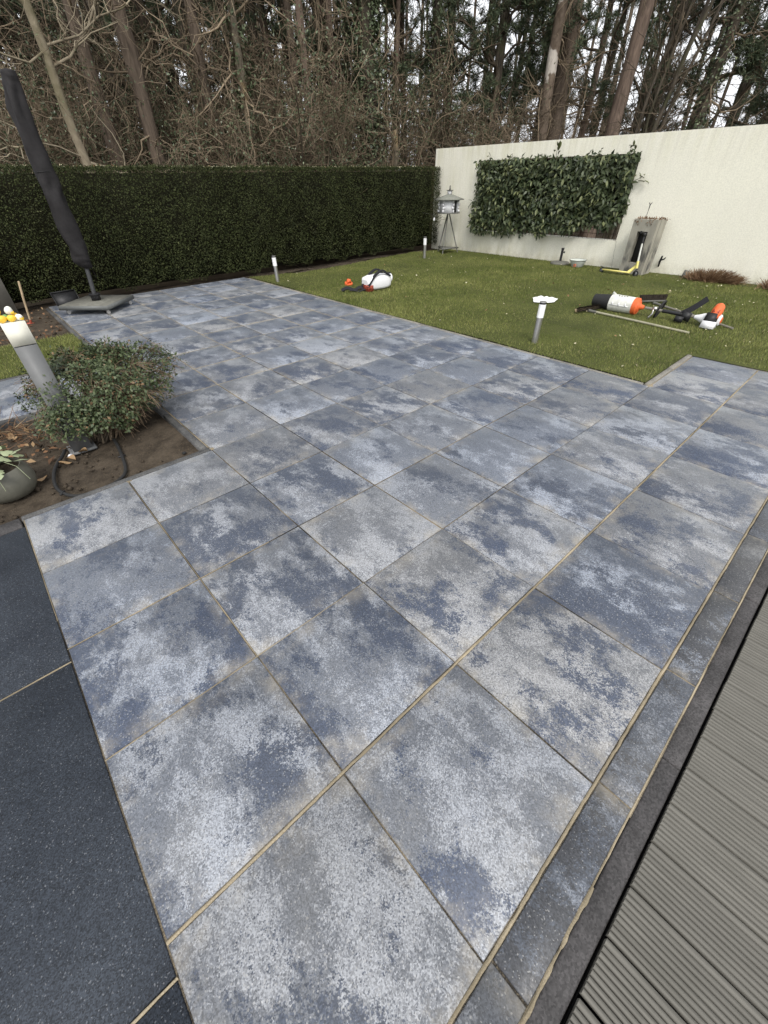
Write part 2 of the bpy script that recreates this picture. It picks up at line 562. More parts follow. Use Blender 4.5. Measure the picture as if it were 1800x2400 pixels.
MT = dict(
    slab=slab_material(), border_slab=slab_material('dark_speckled_border_slab', 0.62), dark_slab=dark_slab_material(),
    kerb=kerb_material('grey_kerb', (0.060, 0.060, 0.060), (0.10, 0.098, 0.094)),
    kerb_pale=kerb_material('pale_kerb', (0.17, 0.16, 0.14), (0.25, 0.235, 0.20)),
    kerb_dark=kerb_material('dark_kerb', (0.040, 0.038, 0.038), (0.068, 0.064, 0.064)),
    sand=sand_material(), sand_loose=sand_material('loose_sand', (0.19, 0.16, 0.11), (0.38, 0.32, 0.225)),
    soil=soil_material(), lawn=lawn_material(), blade=blade_material(),
    wall=wall_material(), deck=deck_material(),
    hedge_leaf=leaf_material('hedge_foliage', (0.014, 0.020, 0.007), (0.056, 0.066, 0.023), (0.085, 0.092, 0.038), 0.95, 0.6, 0.12, ((0.016, 0.015, 0.008), 2.6, 0.60)),
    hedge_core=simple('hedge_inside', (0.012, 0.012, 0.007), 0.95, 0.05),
    laurel=leaf_material('laurel_leaf', (0.030, 0.045, 0.020), (0.078, 0.098, 0.044), (0.125, 0.14, 0.06), 0.94, 0.42, 0.35),
    shrub_leaf=leaf_material('shrub_leaf', (0.028, 0.045, 0.018), (0.098, 0.122, 0.055), (0.16, 0.10, 0.05), 0.94, 0.5, 0.35),
    ivy=leaf_material('ivy_leaf', (0.035, 0.052, 0.024), (0.105, 0.130, 0.068), (0.16, 0.18, 0.10), 0.9, 0.4, 0.4),
    pot_ivy=leaf_material('pot_ivy_leaf', (0.06, 0.11, 0.035), (0.15, 0.21, 0.095), (0.30, 0.34, 0.20), 0.8, 0.4, 0.4),
    needle=leaf_material('pine_needles', (0.035, 0.052, 0.030), (0.095, 0.118, 0.062), (0.15, 0.125, 0.07), 0.93, 0.6, 0.25),
    bark_pine=bark_material('pine_bark', (0.066, 0.051, 0.039), (0.150, 0.116, 0.088)),
    bark_red=bark_material('red_pine_bark', (0.110, 0.082, 0.065), (0.215, 0.160, 0.124)),
    bark_grey=bark_material('smooth_young_bark', (0.17, 0.140, 0.100), (0.25, 0.215, 0.155), (0.13, 0.115, 0.07), (5, 5, 3)),
    bark_dark=bark_material('dark_bark', (0.040, 0.034, 0.027), (0.110, 0.092, 0.070), None, (9, 9, 1.6), (0.4, 0.6), (0.05, 0.056, 0.025)),
    bark_lichen=bark_material('lichen_bark', (0.10, 0.085, 0.062), (0.20, 0.168, 0.122), (0.25, 0.185, 0.105), (9, 9, 1.6), (0.5, 0.62)),
    bark_birch=bark_material('flaking_pale_bark', (0.09, 0.068, 0.050), (0.16, 0.125, 0.095), (0.46, 0.42, 0.37), (6, 6, 4), (0.53, 0.57)),
    twig=twig_material('bare_twigs', (0.105, 0.080, 0.054), (0.270, 0.212, 0.146)),
    twig_dark=twig_material('dark_twigs', (0.050, 0.040, 0.029), (0.135, 0.106, 0.074)),
    twig_pale=twig_material('pale_twigs', (0.21, 0.175, 0.122), (0.35, 0.300, 0.215)),
    shrub_twig=twig_material('shrub_twigs', (0.12, 0.085, 0.055), (0.26, 0.19, 0.125)),
    forest_floor=simple('forest_floor', (0.055, 0.042, 0.028), 0.95, 0.1, 0.4, 2, 0, 0.6, 30),
    litter=leaf_material('pale_fallen_leaf', (0.34, 0.29, 0.18), (0.60, 0.56, 0.40), (0.26, 0.15, 0.08), 0.85, 0.7, 0.2),
    litter_brown=leaf_material('brown_fallen_leaf', (0.075, 0.042, 0.024), (0.23, 0.125, 0.065), (0.30, 0.20, 0.11), 0.85, 0.7, 0.2),
    lamp_white=simple('frosted_lamp_white', (0.80, 0.80, 0.80), 0.4, 0.4, 0.03),
    lamp_cream=simple('cream_lamp_head', (0.72, 0.70, 0.60), 0.6, 0.3, 0.06, 25),
    lamp_grey=simple('blue_grey_powder_coat', (0.135, 0.138, 0.138), 0.5, 0.4, 0.08, 12, 0, 0.15, 400),
    steel=simple('brushed_steel', (0.52, 0.51, 0.49), 0.32, 0.5, 0.08, 30, 0.9),
    chrome=simple('caster_steel', (0.45, 0.44, 0.42), 0.3, 0.5, 0.1, 30, 0.8),
    fabric=simple('charcoal_cover_fabric', (0.019, 0.0175, 0.018), 0.7, 0.22, 0.15, 30, 0, 0.3, 500),
    pole=simple('grey_pole_paint', (0.045, 0.046, 0.048), 0.5, 0.4, 0.1),
    black=simple('black_plastic', (0.014, 0.014, 0.015), 0.5, 0.4, 0.2),
    rubber=simple('black_rubber', (0.02, 0.02, 0.02), 0.7, 0.3, 0.25, 60),
    grip=simple('dark_webbing', (0.022, 0.022, 0.025), 0.85, 0.2, 0.3, 90),
    stone=simple('base_stone', (0.135, 0.132, 0.112), 0.75, 0.3, 0.22, 12, 0, 0.3, 120),
    base_metal=simple('base_frame_metal', (0.115, 0.12, 0.115), 0.5, 0.4, 0.12, 20),
    concrete=None, orange=simple('orange_plastic', (0.66, 0.125, 0.035), 0.5, 0.35, 0.06),
    white_plastic=simple('white_plastic', (0.74, 0.74, 0.75), 0.4, 0.4, 0.04),
    drum_white=simple('worn_white_drum', (0.60, 0.60, 0.55), 0.55, 0.35, 0.14, 18),
    red_plastic=simple('red_brown_plastic', (0.30, 0.06, 0.035), 0.5, 0.35, 0.2),
    wood=simple('weathered_wood', (0.34, 0.26, 0.165), 0.75, 0.2, 0.2, 25),
    broom_handle=simple('pale_broom_handle', (0.30, 0.285, 0.205), 0.7, 0.25, 0.18, 20),
    bristle=simple('dark_bristle', (0.035, 0.028, 0.022), 0.85, 0.15, 0.4, 150),
    yellow=simple('yellow_paint', (0.72, 0.64, 0.20), 0.45, 0.4, 0.06),
    egg_yellow=simple('egg_yellow', (0.80, 0.50, 0.045), 0.45, 0.4, 0.15, 30),
    egg_white=simple('egg_white', (0.78, 0.77, 0.68), 0.45, 0.4, 0.06),
    egg_green=simple('egg_green', (0.16, 0.30, 0.10), 0.5, 0.3, 0.15),
    grey_paint=simple('weathered_grey_paint', (0.125, 0.125, 0.110), 0.7, 0.25, 0.2, 25),
    roof_grey=simple('bird_house_roof', (0.20, 0.205, 0.175), 0.75, 0.25, 0.15, 25),
    enamel=simple('enamel_basin', (0.52, 0.55, 0.50), 0.4, 0.4, 0.12, 14),
    pot=simple('olive_stoneware', (0.105, 0.102, 0.082), 0.55, 0.35, 0.12, 22, 0, 0.25, 90),
    reed=leaf_material('dry_reed', (0.115, 0.065, 0.038), (0.30, 0.190, 0.110), (0.38, 0.28, 0.17), 0.9, 0.8, 0.15),
    rust=simple('rusty_mesh', (0.055, 0.028, 0.020), 0.8, 0.2, 0.3, 30),
    post_grey=simple('grey_rendered_post', (0.155, 0.145, 0.125), 0.8, 0.2, 0.1, 8),
    cloth=simple('white_cloth', (0.76, 0.76, 0.74), 0.85, 0.15, 0.04),
    interior=simple('bird_house_inside', (0.19, 0.165, 0.13), 0.8, 0.2, 0.15),
)


def concrete_material():
    t = NT('weathered_concrete')
    c = t.coord()
    n = t.noise(t.vmath('MULTIPLY', c, (4, 4, 1.2)), 1.5, 6, 0.65)
    n2 = t.noise(t.vmath('MULTIPLY', c, (5, 7, 2.2)), 1.0, 4, 0.6)
    col = t.mix(t.mapr(n, 0.3, 0.7), (0.25, 0.235, 0.195), (0.36, 0.345, 0.29))
    sz = t.n('SeparateXYZ', {0: c}).outputs[2]
    low = t.mapr(sz, 0.66, 0.40)
    col = t.mix(t.math('MULTIPLY', t.math('MULTIPLY', low, t.mapr(n2, 0.46, 0.58)), 0.85), col, (0.06, 0.06, 0.06))
    t.bump(n, 0.3, 0.004)
    return t.done(col, 0.85, 0.2)


MT['concrete'] = concrete_material()

T = 0.6            # slab module, metres

# ================================================================== ground and paving
ground = struct(obj('ground', MB().quadgrid(np.array([[[x, y, -0.12] for y in (-120, 180)] for x in (-120, 200)], float)), MT['forest_floor']))
sand_bed = MB()
sand_bed.box((1.8, 4.66, -0.022), (3.61, 9.56, 0.034))
sand_bed.box((-0.605, 1.44, -0.022), (1.2, 3.1, 0.034))
sand_bed.box((4.21, 0.54, -0.022), (1.21, 1.32, 0.034))
sand_bed.box((1.5, -0.13, -0.030), (6.6, 0.10, 0.026))
sand_bed.box((-1.9, 1.13, -0.023), (1.39, 3.6, 0.030))
sand_bed.box((-1.85, 5.325, -0.023), (3.69, 1.12, 0.030))
paving = struct(obj('paving', sand_bed, MT['sand']))


def slab_mesh(name, w, h, t=0.05, bev=0.0028):
    """slab with a small arris; top at z = 0"""
    a, b = w / 2, h / 2
    rings = []
    for (dx, z) in ((0, -t), (0, -bev), (bev, 0)):
        rings.append([[-a + dx, -b + dx, z], [a - dx, -b + dx, z], [a - dx, b - dx, z], [-a + dx, b - dx, z]])
    V = np.array(rings).reshape(-1, 3)
    F = []
    for r in range(2):
        for j in range(4):
            F.append([r * 4 + j, r * 4 + (j + 1) % 4, r * 4 + 4 + (j + 1) % 4, r * 4 + 4 + j])
    F.append([8, 9, 10, 11])
    return MB().add(V, F).mesh(name)


slab_meshes = {}


def lay_slab(x0, x1, y0, y1, mat='slab', gap=(0.006, 0.005), name='paving_slab', z=0.0):
    w, h = round(x1 - x0 - gap[0], 4), round(y1 - y0 - gap[1], 4)
    key = (w, h, mat)
    if key not in slab_meshes:
        slab_meshes[key] = slab_mesh(name, w, h)
        slab_meshes[key].materials.append(MT[mat])
    o = obj(name, slab_meshes[key], None, paving)
    o.location = ((x0 + x1) / 2 + random.uniform(-1, 1) * 0.0012, (y0 + y1) / 2 + random.uniform(-1, 1) * 0.0012, z + random.uniform(-0.0012, 0.0012))
    o.rotation_euler = (math.radians(random.uniform(-0.10, 0.10)), math.radians(random.uniform(-0.10, 0.10)), math.radians(random.uniform(-0.12, 0.12)))
    return o


for j in range(0, 16):
    y0 = j * T
    y1 = (j + 1) * T if j < 15 else 9.43
    for i in range(-2, 8):
        if j >= 5 and i < 0:
            continue
        if i >= 6 and j > 1:
            continue
        lay_slab(i * T, (i + 1) * T, y0 + (0.004 if j in (0, 1) else 0), y1 - (0.004 if j in (0,) else 0), gap=(0.006, 0.005) if j < 2 else ((0.0085, 0.008) if j < 6 else (0.012, 0.011)))
# cut strip between the last full row and the deck kerb
for i in range(-2, 8):
    lay_slab(i * T + 0.02, (i + 1) * T + 0.02, -0.112, -0.006, 'border_slab', gap=(0.006, 0.002))
# garden path behind the bed
for i in range(-6, 0):
    for j in (0, 1):
        lay_slab(i * T - 0.012, (i + 1) * T - 0.012, 4.765 + j * 0.56, 5.325 + j * 0.56)
# large charcoal slabs on the left
for y0 in (-0.68, 0.52, 1.72):
    lay_slab(-2.4, -1.2, y0, y0 + 1.2, 'dark_slab', (0.006, 0.009), 'charcoal_slab')


def kerb(x0, x1, y0, y1, mat, step=1.0, z=0.0, along='x', name='kerb_stone'):
    """row of kerb stones, each a stone of its own"""
    a, b = (x0, x1) if along == 'x' else (y0, y1)
    n = max(1, round((b - a) / step))
    for q in range(n):
        s0, s1 = a + (b - a) * q / n, a + (b - a) * (q + 1) / n
        bx = (s0, s1, y0, y1) if along == 'x' else (x0, x1, s0, s1)
        w, h = round(bx[1] - bx[0] - 0.003, 4), round(bx[3] - bx[2] - 0.003, 4)
        key = (w, h, mat, 'k')
        if key not in slab_meshes:
            slab_meshes[key] = slab_mesh(name, w, h, 0.14, 0.006)
            slab_meshes[key].materials.append(MT[mat])
        o = obj(name, slab_meshes[key], None, paving)
        o.location = ((bx[0] + bx[1]) / 2, (bx[2] + bx[3]) / 2, z + random.uniform(-0.002, 0.002))


kerb(-1.8, 5.4, -0.180, -0.117, 'kerb_dark', 1.0, -0.001)
kerb(-1.21, 0.0, 2.997, 3.050, 'kerb', 1.0, 0.002)
kerb(-2.9, -1.215, 2.925, 3.050, 'kerb_dark', 1.0, 0.000)
kerb(-0.062, -0.006, 3.055, 4.70, 'kerb', 1.0, 0.003, 'y')
kerb(-3.0, -0.064, 4.70, 4.757, 'kerb', 1.0, 0.002)
kerb(-3.0, -0.064, 5.895, 5.95, 'kerb', 1.0, 0.002)
kerb(-0.062, -0.006, 5.95, 9.30, 'kerb', 1.0, 0.003, 'y')
kerb(3.63, 4.83, 1.208, 1.262, 'kerb_pale', 0.6, 0.006)
kerb(3.606, 3.655, 1.27, 9.3, 'kerb_pale', 1.0, -0.001, 'y')
kerb(4.806, 4.855, -1.0, 1.2, 'kerb_pale', 1.0, -0.001, 'y')


def sand_ribbon(p0, p1, w, n, jitter=0.5, z=-0.0002):
    """ragged line of jointing sand lying proud in a joint"""
    p0, p1 = np.array(p0), np.array(p1)
    t = np.linspace(0, 1, n)
    c = p0 + (p1 - p0) * t[:, None]
    d = (p1 - p0) / np.linalg.norm(p1 - p0)
    s = np.array([-d[1], d[0]])
    wob = np.convolve(rng.normal(size=n + 8), np.ones(9) / 9, 'valid')[:n]
    fine = np.convolve(rng.normal(size=n + 2), np.ones(3) / 3, 'valid')[:n]
    fine2 = np.convolve(rng.normal(size=n + 2), np.ones(3) / 3, 'valid')[:n]
    w1 = 0.75 * w * np.clip(0.62 + jitter * fine * 0.22 + np.clip(wob, -0.25, 0.3) * 0.5, 0.12, 2)
    w2 = 0.75 * w * np.clip(0.62 + jitter * fine2 * 0.22 + np.clip(-wob, -0.25, 0.3) * 0.5, 0.12, 2)
    L = c + s * w1[:, None]
    R_ = c - s * w2[:, None]
    G = np.stack([np.c_[R_, np.full(n, -0.004)], np.c_[c, np.full(n, z) + rng.uniform(0, 0.001, n)], np.c_[L, np.full(n, -0.004)]], 1)
    return G


rb = MB()
for p0, p1, w in (((-1.2, 0.6), (4.8, 0.6), 0.0108), ((-1.2, 0.0), (4.8, 0.0), 0.0092), ((-1.2, -0.1145), (4.8, -0.1145), 0.0062),
                  ((-1.2, 1.2), (0.0, 1.2), 0.005), ((-1.2, 1.8), (-0.2, 1.8), 0.004), ((-0.003, 3.0), (-0.003, 4.7), 0.006),
                  ((-0.6, 1.2), (-0.6, 3.0), 0.0040), ((-1.2, 2.0), (-1.2, 3.0), 0.005), ((-2.4, 1.72), (-1.2, 1.72), 0.006), ((-2.4, 0.52), (-1.2, 0.52), 0.008),
                  ((0.6, 3.6), (0.6, 9.4), 0.006), ((1.2, 4.8), (1.2, 9.4), 0.006), ((-0.003, 5.9), (-0.003, 9.3), 0.008),
                  ((1.8, 6.0), (1.8, 9.4), 0.006), ((2.4, 4.8), (2.4, 9.4), 0.006), ((3.0, 4.2), (3.0, 9.4), 0.006),
                  *(((0.0, 0.6 * q), (3.6, 0.6 * q), 0.0055) for q in range(7, 16)), ((3.64, 1.203), (4.8, 1.203), 0.008), ((3.603, 5), (3.603, 9.3), 0.012)):
    n = max(20, int(np.linalg.norm(np.array(p1) - np.array(p0)) / 0.012))
    rb.quadgrid(sand_ribbon(p0, p1, w, n, z=0.0018 if p0[0] < -2 else -0.0002))
# thicker spill where the kerb joint meets the camera side
rb.quadgrid(sand_ribbon((-0.75, -0.1145), (-0.25, -0.1145), 0.011, 50, 1.6, 0.0008))
o = obj('jointing_sand', rb, MT['sand_loose'], paving)
o['kind'] = 'stuff'


def patch(cx, cy, rx, ry, z, n=26):
    a = np.linspace(0, 2 * math.pi, n, endpoint=False)
    r = 1 + 0.3 * rng.normal(size=n)
    V = np.c_[cx + rx * r * np.cos(a), cy + ry * r * np.sin(a), np.full(n, z - 0.006)]
    V = np.vstack([V, [[cx, cy, z + 0.004]]])
    j = np.arange(n)
    return V, np.stack([j, (j + 1) % n, np.full(n, n)], 1)


sp = MB()
for (x, y, rx, ry, z) in ((0.0, 3.02, 0.035, 0.02, 0.003), (3.62, 1.20, 0.05, 0.03, 0.004), (-0.60, 2.99, 0.03, 0.012, 0.002), (1.80, 0.6, 0.04, 0.012, 0.002)):
    sp.add(*patch(x, y, rx, ry, z))
o = obj('sand_spill', sp, MT['sand_loose'], paving)
o['kind'] = 'stuff'


# ================================================================== soil
def noise2(x, y, seed, octs=((0.9, 1.0), (2.3, 0.5), (6.1, 0.28), (14.0, 0.16), (31, 0.1))):
    r = np.random.default_rng(seed)
    out = np.zeros_like(x)
    for f, a in octs:
        for _ in range(4):
            th, ph = r.uniform(0, 2 * math.pi, 2)
            out += a * 0.5 * np.sin(f * 3 * (x * math.cos(th) + y * math.sin(th)) + ph)
    return out


def soil_patch(x0, x1, y0, y1, z, amp, step, seed):
    xs = np.arange(x0, x1 + step, step)
    ys = np.arange(y0, y1 + step, step)
    X, Y = np.meshgrid(xs, ys, indexing='ij')
    Z = z + amp * noise2(X, Y, seed) + np.random.default_rng(seed).normal(size=X.shape) * amp * 0.25
    return np.stack([X, Y, Z], -1)


sm = MB()
sm.quadgrid(soil_patch(-3.2, -0.05, 3.04, 4.71, -0.045, 0.010, 0.022, 3)[:, ::-1][:, ::-1])
sm.quadgrid(soil_patch(-3.2, -0.05, 7.25, 9.55, -0.02, 0.014, 0.035, 5))
sm.quadgrid(soil_patch(-3.2, 9.72, 9.40, 9.80, -0.03, 0.012, 0.05, 6))
sm.quadgrid(soil_patch(3.6, 9.74, 8.7, 9.45, -0.035, 0.012, 0.05, 8))
sm.quadgrid(soil_patch(9.2, 9.76, 0.2, 3.2, -0.012, 0.014, 0.04, 9))
soil = struct(obj('soil_bed', sm, MT['soil'], smooth=60))

cl = MB()      # clods and grit
n = 900
cx = np.r_[rng.uniform(-2.6, -0.08, 500), rng.uniform(-3, -0.1, 250), rng.uniform(0, 9.6, 150)]
cy = np.r_[rng.uniform(3.08, 4.6, 500), rng.uniform(7.4, 9.3, 250), rng.uniform(9.44, 9.6, 150)]
cs = rng.gamma(2.0, 0.0042, n) + 0.003
O8 = np.array([[1, 0, 0], [-1, 0, 0], [0, 1, 0], [0, -1, 0], [0, 0, 0.7], [0, 0, -0.7]], float)
V = O8[None] * cs[:, None, None] * rng.uniform(0.6, 1.4, (n, 6, 1)) + np.stack([cx, cy, np.r_[np.full(500, -0.042), np.full(400, -0.018)]], 1)[:, None]
F8 = np.array([[0, 2, 4], [2, 1, 4], [1, 3, 4], [3, 0, 4], [2, 0, 5], [1, 2, 5], [3, 1, 5], [0, 3, 5]])
cl.add(V, (F8[None] + np.arange(n)[:, None, None] * 6).reshape(-1, 3))
stuff(obj('soil_clods', cl, MT['soil']), 'dark crumbs and clods scattered over the bare soil', 'soil')

# ================================================================== lawn
LX = [3.6, 4.2, 4.8, 5.4, 6.05, 6.8, 7.5, 8.1, 8.7, 9.2, 9.75]
LY = [9.33, 9.18, 8.93, 8.98, 9.05, 9.16, 9.28, 9.32, 9.36, 9.15, 9.05]
lm = MB()
xs = np.linspace(3.655, 9.74, 60)
top = np.interp(xs, LX, LY) + 0.02 * np.sin(xs * 9) + 0.012 * np.sin(xs * 23)
G = []
for x, ty in zip(xs, top):
    lo = 1.262 if x < 4.86 else -2.0
    ys = np.linspace(lo, ty, 90)
    G.append(np.stack([np.full(90, x), ys, 0.004 + 0.006 * noise2(np.full(90, x), ys, 21, ((0.4, 1), (1.3, 0.4)))], 1))
lm.quadgrid(np.array(G))
lm.quadgrid(np.array([[[x, y, 0.002] for y in np.linspace(5.95, 7.32, 8)] for x in np.linspace(-3.2, -0.064, 10)]))
lawn = struct(obj('lawn', lm, MT['lawn'], smooth=180))

bl = MB()
n = 260000
bx = rng.uniform(3.635, 9.74, n)
by = rng.uniform(-1.0, 9.4, n)
ok = (by < np.interp(bx, LX, LY) + 0.02 * np.sin(bx * 9) + 0.012 * np.sin(bx * 23)) & ((bx > 4.85) | (by > 1.262))
ok &= ~((bx > 9.35) & (by < 2.95) & (rng.uniform(size=n) < 0.85))
bx, by = bx[ok], by[ok]
m = 16000
bx = np.r_[bx, rng.uniform(-3.0, -0.07, m)]
by = np.r_[by, rng.uniform(5.94, 7.33, m)]
n = len(bx)
dense = noise2(bx, by, 33, ((0.5, 1), (1.7, 0.6), (5, 0.4)))
h = rng.uniform(0.012, 0.030, n) * (1 + 0.22 * dense)
a = rng.uniform(0, 2 * math.pi, n)
lean = rng.uniform(0.1, 1.1, n)
w = rng.uniform(0.003, 0.006, n)
base = np.stack([bx, by, np.zeros(n)], 1)
side = np.stack([-np.sin(a), np.cos(a), np.zeros(n)], 1) * w[:, None] / 2
tip = base + np.stack([np.cos(a) * lean * h, np.sin(a) * lean * h, h + 0.006], 1)
V = np.stack([base - side, base + side, tip], 1).reshape(-1, 3)
bl.add(V, np.arange(n * 3).reshape(n, 3))
stuff(obj('grass', bl, MT['blade'], smooth=180), 'short mown green grass of the lawn', 'grass')


def litter(name, pts, size, mat, label, cat, flat=0.35):
    k = len(pts)
    d = unit(k)
    d[:, 2] *= flat
    up = np.tile([0, 0, 1.0], (k, 1)) + rng.normal(size=(k, 3)) * 0.35
    s = rng.uniform(size[0], size[1], k)
    mb = MB().add(*leaves(pts, d, up, s, s * rng.uniform(0.45, 0.8, k), 0.3))
    return stuff(obj(name, mb, MT[mat]), label, cat)


k = 230
px = rng.uniform(3.9, 9.6, k)
py = rng.uniform(-0.2, 9.0, k)
cl_ = rng.uniform(size=k) < 0.45          # some drift together
px[cl_] = rng.choice([6.6, 5.2, 7.6, 8.2, 7.0], cl_.sum()) + rng.normal(size=cl_.sum()) * 0.55
py[cl_] = rng.choice([2.0, 3.6, 1.4, 4.6, 3.0], cl_.sum()) + rng.normal(size=cl_.sum()) * 0.5
ok = (py < np.interp(px, LX, LY) - 0.05) & ((px > 4.9) | (py > 1.32))
litter('lawn_leaf_litter', np.stack([px, py, np.full(k, 0.028)], 1)[ok], (0.018, 0.050), 'litter', 'small pale fallen leaves sprinkled over the lawn', 'leaf litter')

k = 700
px = np.r_[rng.uniform(-2.4, -0.75, 330), rng.uniform(-3, -0.1, 370)]
py = np.r_[rng.uniform(3.75, 4.68, 330), rng.uniform(7.35, 9.4, 370)]
litter('soil_leaf_litter', np.stack([px, py, np.r_[np.full(330, -0.03), np.full(370, 0.0)] + rng.uniform(0, 0.02, k)], 1), (0.025, 0.07), 'litter_brown',
       'drift of dead brown leaves and twigs on the soil beds', 'leaf litter', 0.5)

# bigger curled leaves by the hose, one by one
for q, (x, y, s, lab) in enumerate(((-0.80, 3.60, 0.085, 'large curled orange brown leaf inside the hose loop'),
                                    (-0.70, 3.69, 0.08, 'brown oak leaf lying against the foot of the grey lamp post'),
                                    (-0.90, 3.62, 0.07, 'rust brown leaf standing at the left inside the hose loop'),
                                    (-1.00, 3.50, 0.075, 'pale brown leaf just outside the hose loop near the pot'),
                                    (-1.12, 4.36, 0.085, 'pinkish brown leaf at the left end of the soil bed'))):
    g = MB()
    uu = np.linspace(0, 1, 6)
    wv = np.array([0.03, 0.55, 0.8, 1.0, 0.6, 0.03]) * s * 0.32
    P = np.stack([np.stack([uu * s, sgn * wv, 0.012 + 0.018 * np.sin(uu * 3.1 + q) * (1 if sgn else 0.2) + abs(sgn) * 0.012], 1) for sgn in (-1, 0, 1)], 1)
    g.quadgrid(P)
    tag(obj('fallen_leaf', g, MT['litter_brown'], loc=(x, y, -0.035), rot=(0, 0, random.uniform(0, 6.2))), lab, 'leaf')

# ================================================================== timber-look deck
DP = 0.1495
deck = struct(obj('deck', MB().box((1.2, -1.2, -0.11), (5.0, 2.0, 0.05)), MT['black']))  # black under-sheet stands in for the dark void below the boards


def deck_board_mesh(L=1.9, w=DP - 0.010, ng=9):
    prof = [[-w / 2, -0.022], [-w / 2, 0.0]]
    pitch = w / ng
    for q in range(ng):
        x0 = -w / 2 + q * pitch
        prof += [[x0 + pitch * 0.70, 0.0], [x0 + pitch * 0.71, -0.013], [x0 + pitch * 0.99, -0.013], [x0 + pitch, 0.0]] if q < ng - 1 else []
    prof += [[w / 2, 0.0], [w / 2, -0.022]]
    P = np.array(prof)
    G = np.stack([np.c_[P[:, 0], np.zeros(len(P)), P[:, 1]], np.c_[P[:, 0], np.full(len(P), -L), P[:, 1]]], 1)
    mb = MB().quadgrid(G)
    mb.f[0] = mb.f[0][:, ::-1]
    nv = len(P)
    Vf = np.c_[P[:, 0], np.zeros(nv), P[:, 1]]
    low = Vf.copy()
    low[:, 2] = -0.022
    mb.quadgrid(np.stack([Vf, low], 1))
    return mb.mesh('deck_board')


dbm = deck_board_mesh()
dbm.materials.append(MT['deck'])
for q in range(-4, 20):
    o = obj('deck_board', dbm, None, deck)
    o.location = (-0.4675 + DP * (q + 0.5) + random.uniform(-1, 1) * 0.0008, -0.1885 + random.uniform(-0.0015, 0.0015), 0.004 + random.uniform(-0.0006, 0.0006))
tag_t = obj('dead_twig', MB().tube([(0, 0, 0), (0.02, -0.008, 0.004), (0.045, -0.01, 0.001), (0.06, -0.022, 0.003)], [0.0025, 0.003, 0.002, 0.001], 5), MT['twig_dark'], loc=(0.235, -0.462, 0.008), rot=(0, 0, -0.7))
tag(tag_t, 'small dark curled twig lying on the deck boards', 'twig')

# ================================================================== rendered wall with opening
wall = thing('garden_wall', 'tall cream rendered garden wall with a rectangular opening', 'wall', (9.75, 0, 0))
yb = [-3.0, 4.42, 8.24, 9.68]
zb = [-0.1, 0.49, 1.89, 2.17]
wt = 0.24
wm = MB()
for fx, rev in ((0.0, True), (wt, False)):
    for a in range(3):
        for b in range(3):
            if a == 1 and b == 1:
                continue
            q = [[fx, yb[a], zb[b]], [fx, yb[a + 1], zb[b]], [fx, yb[a + 1], zb[b + 1]], [fx, yb[a], zb[b + 1]]]
            wm.add(q[::-1] if rev else q, [[0, 1, 2, 3]])
wm.add([[0, yb[0], zb[3]], [wt, yb[0], zb[3]], [wt, yb[3], zb[3]], [0, yb[3], zb[3]]], [[0, 1, 2, 3]])
wm.add([[0, yb[3], zb[0]], [0, yb[3], zb[3]], [wt, yb[3], zb[3]], [wt, yb[3], zb[0]]], [[0, 1, 2, 3]])
wm.add([[0, yb[0], zb[0]], [wt, yb[0], zb[0]], [wt, yb[0], zb[3]], [0, yb[0], zb[3]]], [[0, 1, 2, 3]])
wm.add([[0, yb[1], zb[1]], [wt, yb[1], zb[1]], [wt, yb[2], zb[1]], [0, yb[2], zb[1]]], [[0, 1, 2, 3]])
wm.add([[0, yb[1], zb[2]], [0, yb[2], zb[2]], [wt, yb[2], zb[2]], [wt, yb[1], zb[2]]], [[0, 1, 2, 3]])
wm.add([[0, yb[1], zb[1]], [0, yb[1], zb[2]], [wt, yb[1], zb[2]], [wt, yb[1], zb[1]]], [[0, 1, 2, 3]])
wm.add([[0, yb[2], zb[1]], [wt, yb[2], zb[1]], [wt, yb[2], zb[2]], [0, yb[2], zb[2]]], [[0, 1, 2, 3]])
obj('masonry', wm, MT['wall'], wall)
cr = np.array([[4.415, 0.49], [4.39, 0.38], [4.395, 0.3], [4.37, 0.2], [4.365, 0.1], [4.35, 0.02]])
obj('hairline_crack', MB().tube(np.c_[np.full(6, -0.0005), cr], 0.0022, 4), MT['grey_paint'], wall)

mesh_t = thing('wire_mesh', 'rusty welded wire mesh filling the opening of the cream wall', 'wire mesh', (9.86, 4.42, 0.49))
wb = MB()
for q in range(1, 38):
    wb.tube([(0, q * 0.1, 0), (0, q * 0.1, 1.4)], 0.004, 4)
obj('upright_wires', wb, MT['rust'], mesh_t)
wb = MB()
for q in range(1, 14):
    wb.tube([(0.008, 0, q * 0.1), (0.008, 3.82, q * 0.1)], 0.004, 4)
obj('cross_wires', wb, MT['rust'], mesh_t)

# ------------------------------------------------------------------ laurel in the opening
laurel = thing('laurel_hedge', 'glossy large-leaved laurel filling the opening in the cream wall', 'hedge', (9.75, 6.35, 0.49))


def laurel_leaf_mesh(v):
    uu = np.linspace(0, 1, 6)
    wv = np.array([0.02, 0.62, 0.98, 0.95, 0.6, 0.02]) * (0.5 + 0.05 * v)
    G = np.stack([np.stack([s * wv, uu, -0.18 * uu ** 2 * (1 + 0.4 * v) + abs(s) * 0.10], 1) for s in (-1, 0, 1)], 1)
    G[:, :, 0] *= 0.40
    me = MB().quadgrid(G).mesh('leaf', 180)
    me.materials.append(MT['laurel'])
    return me


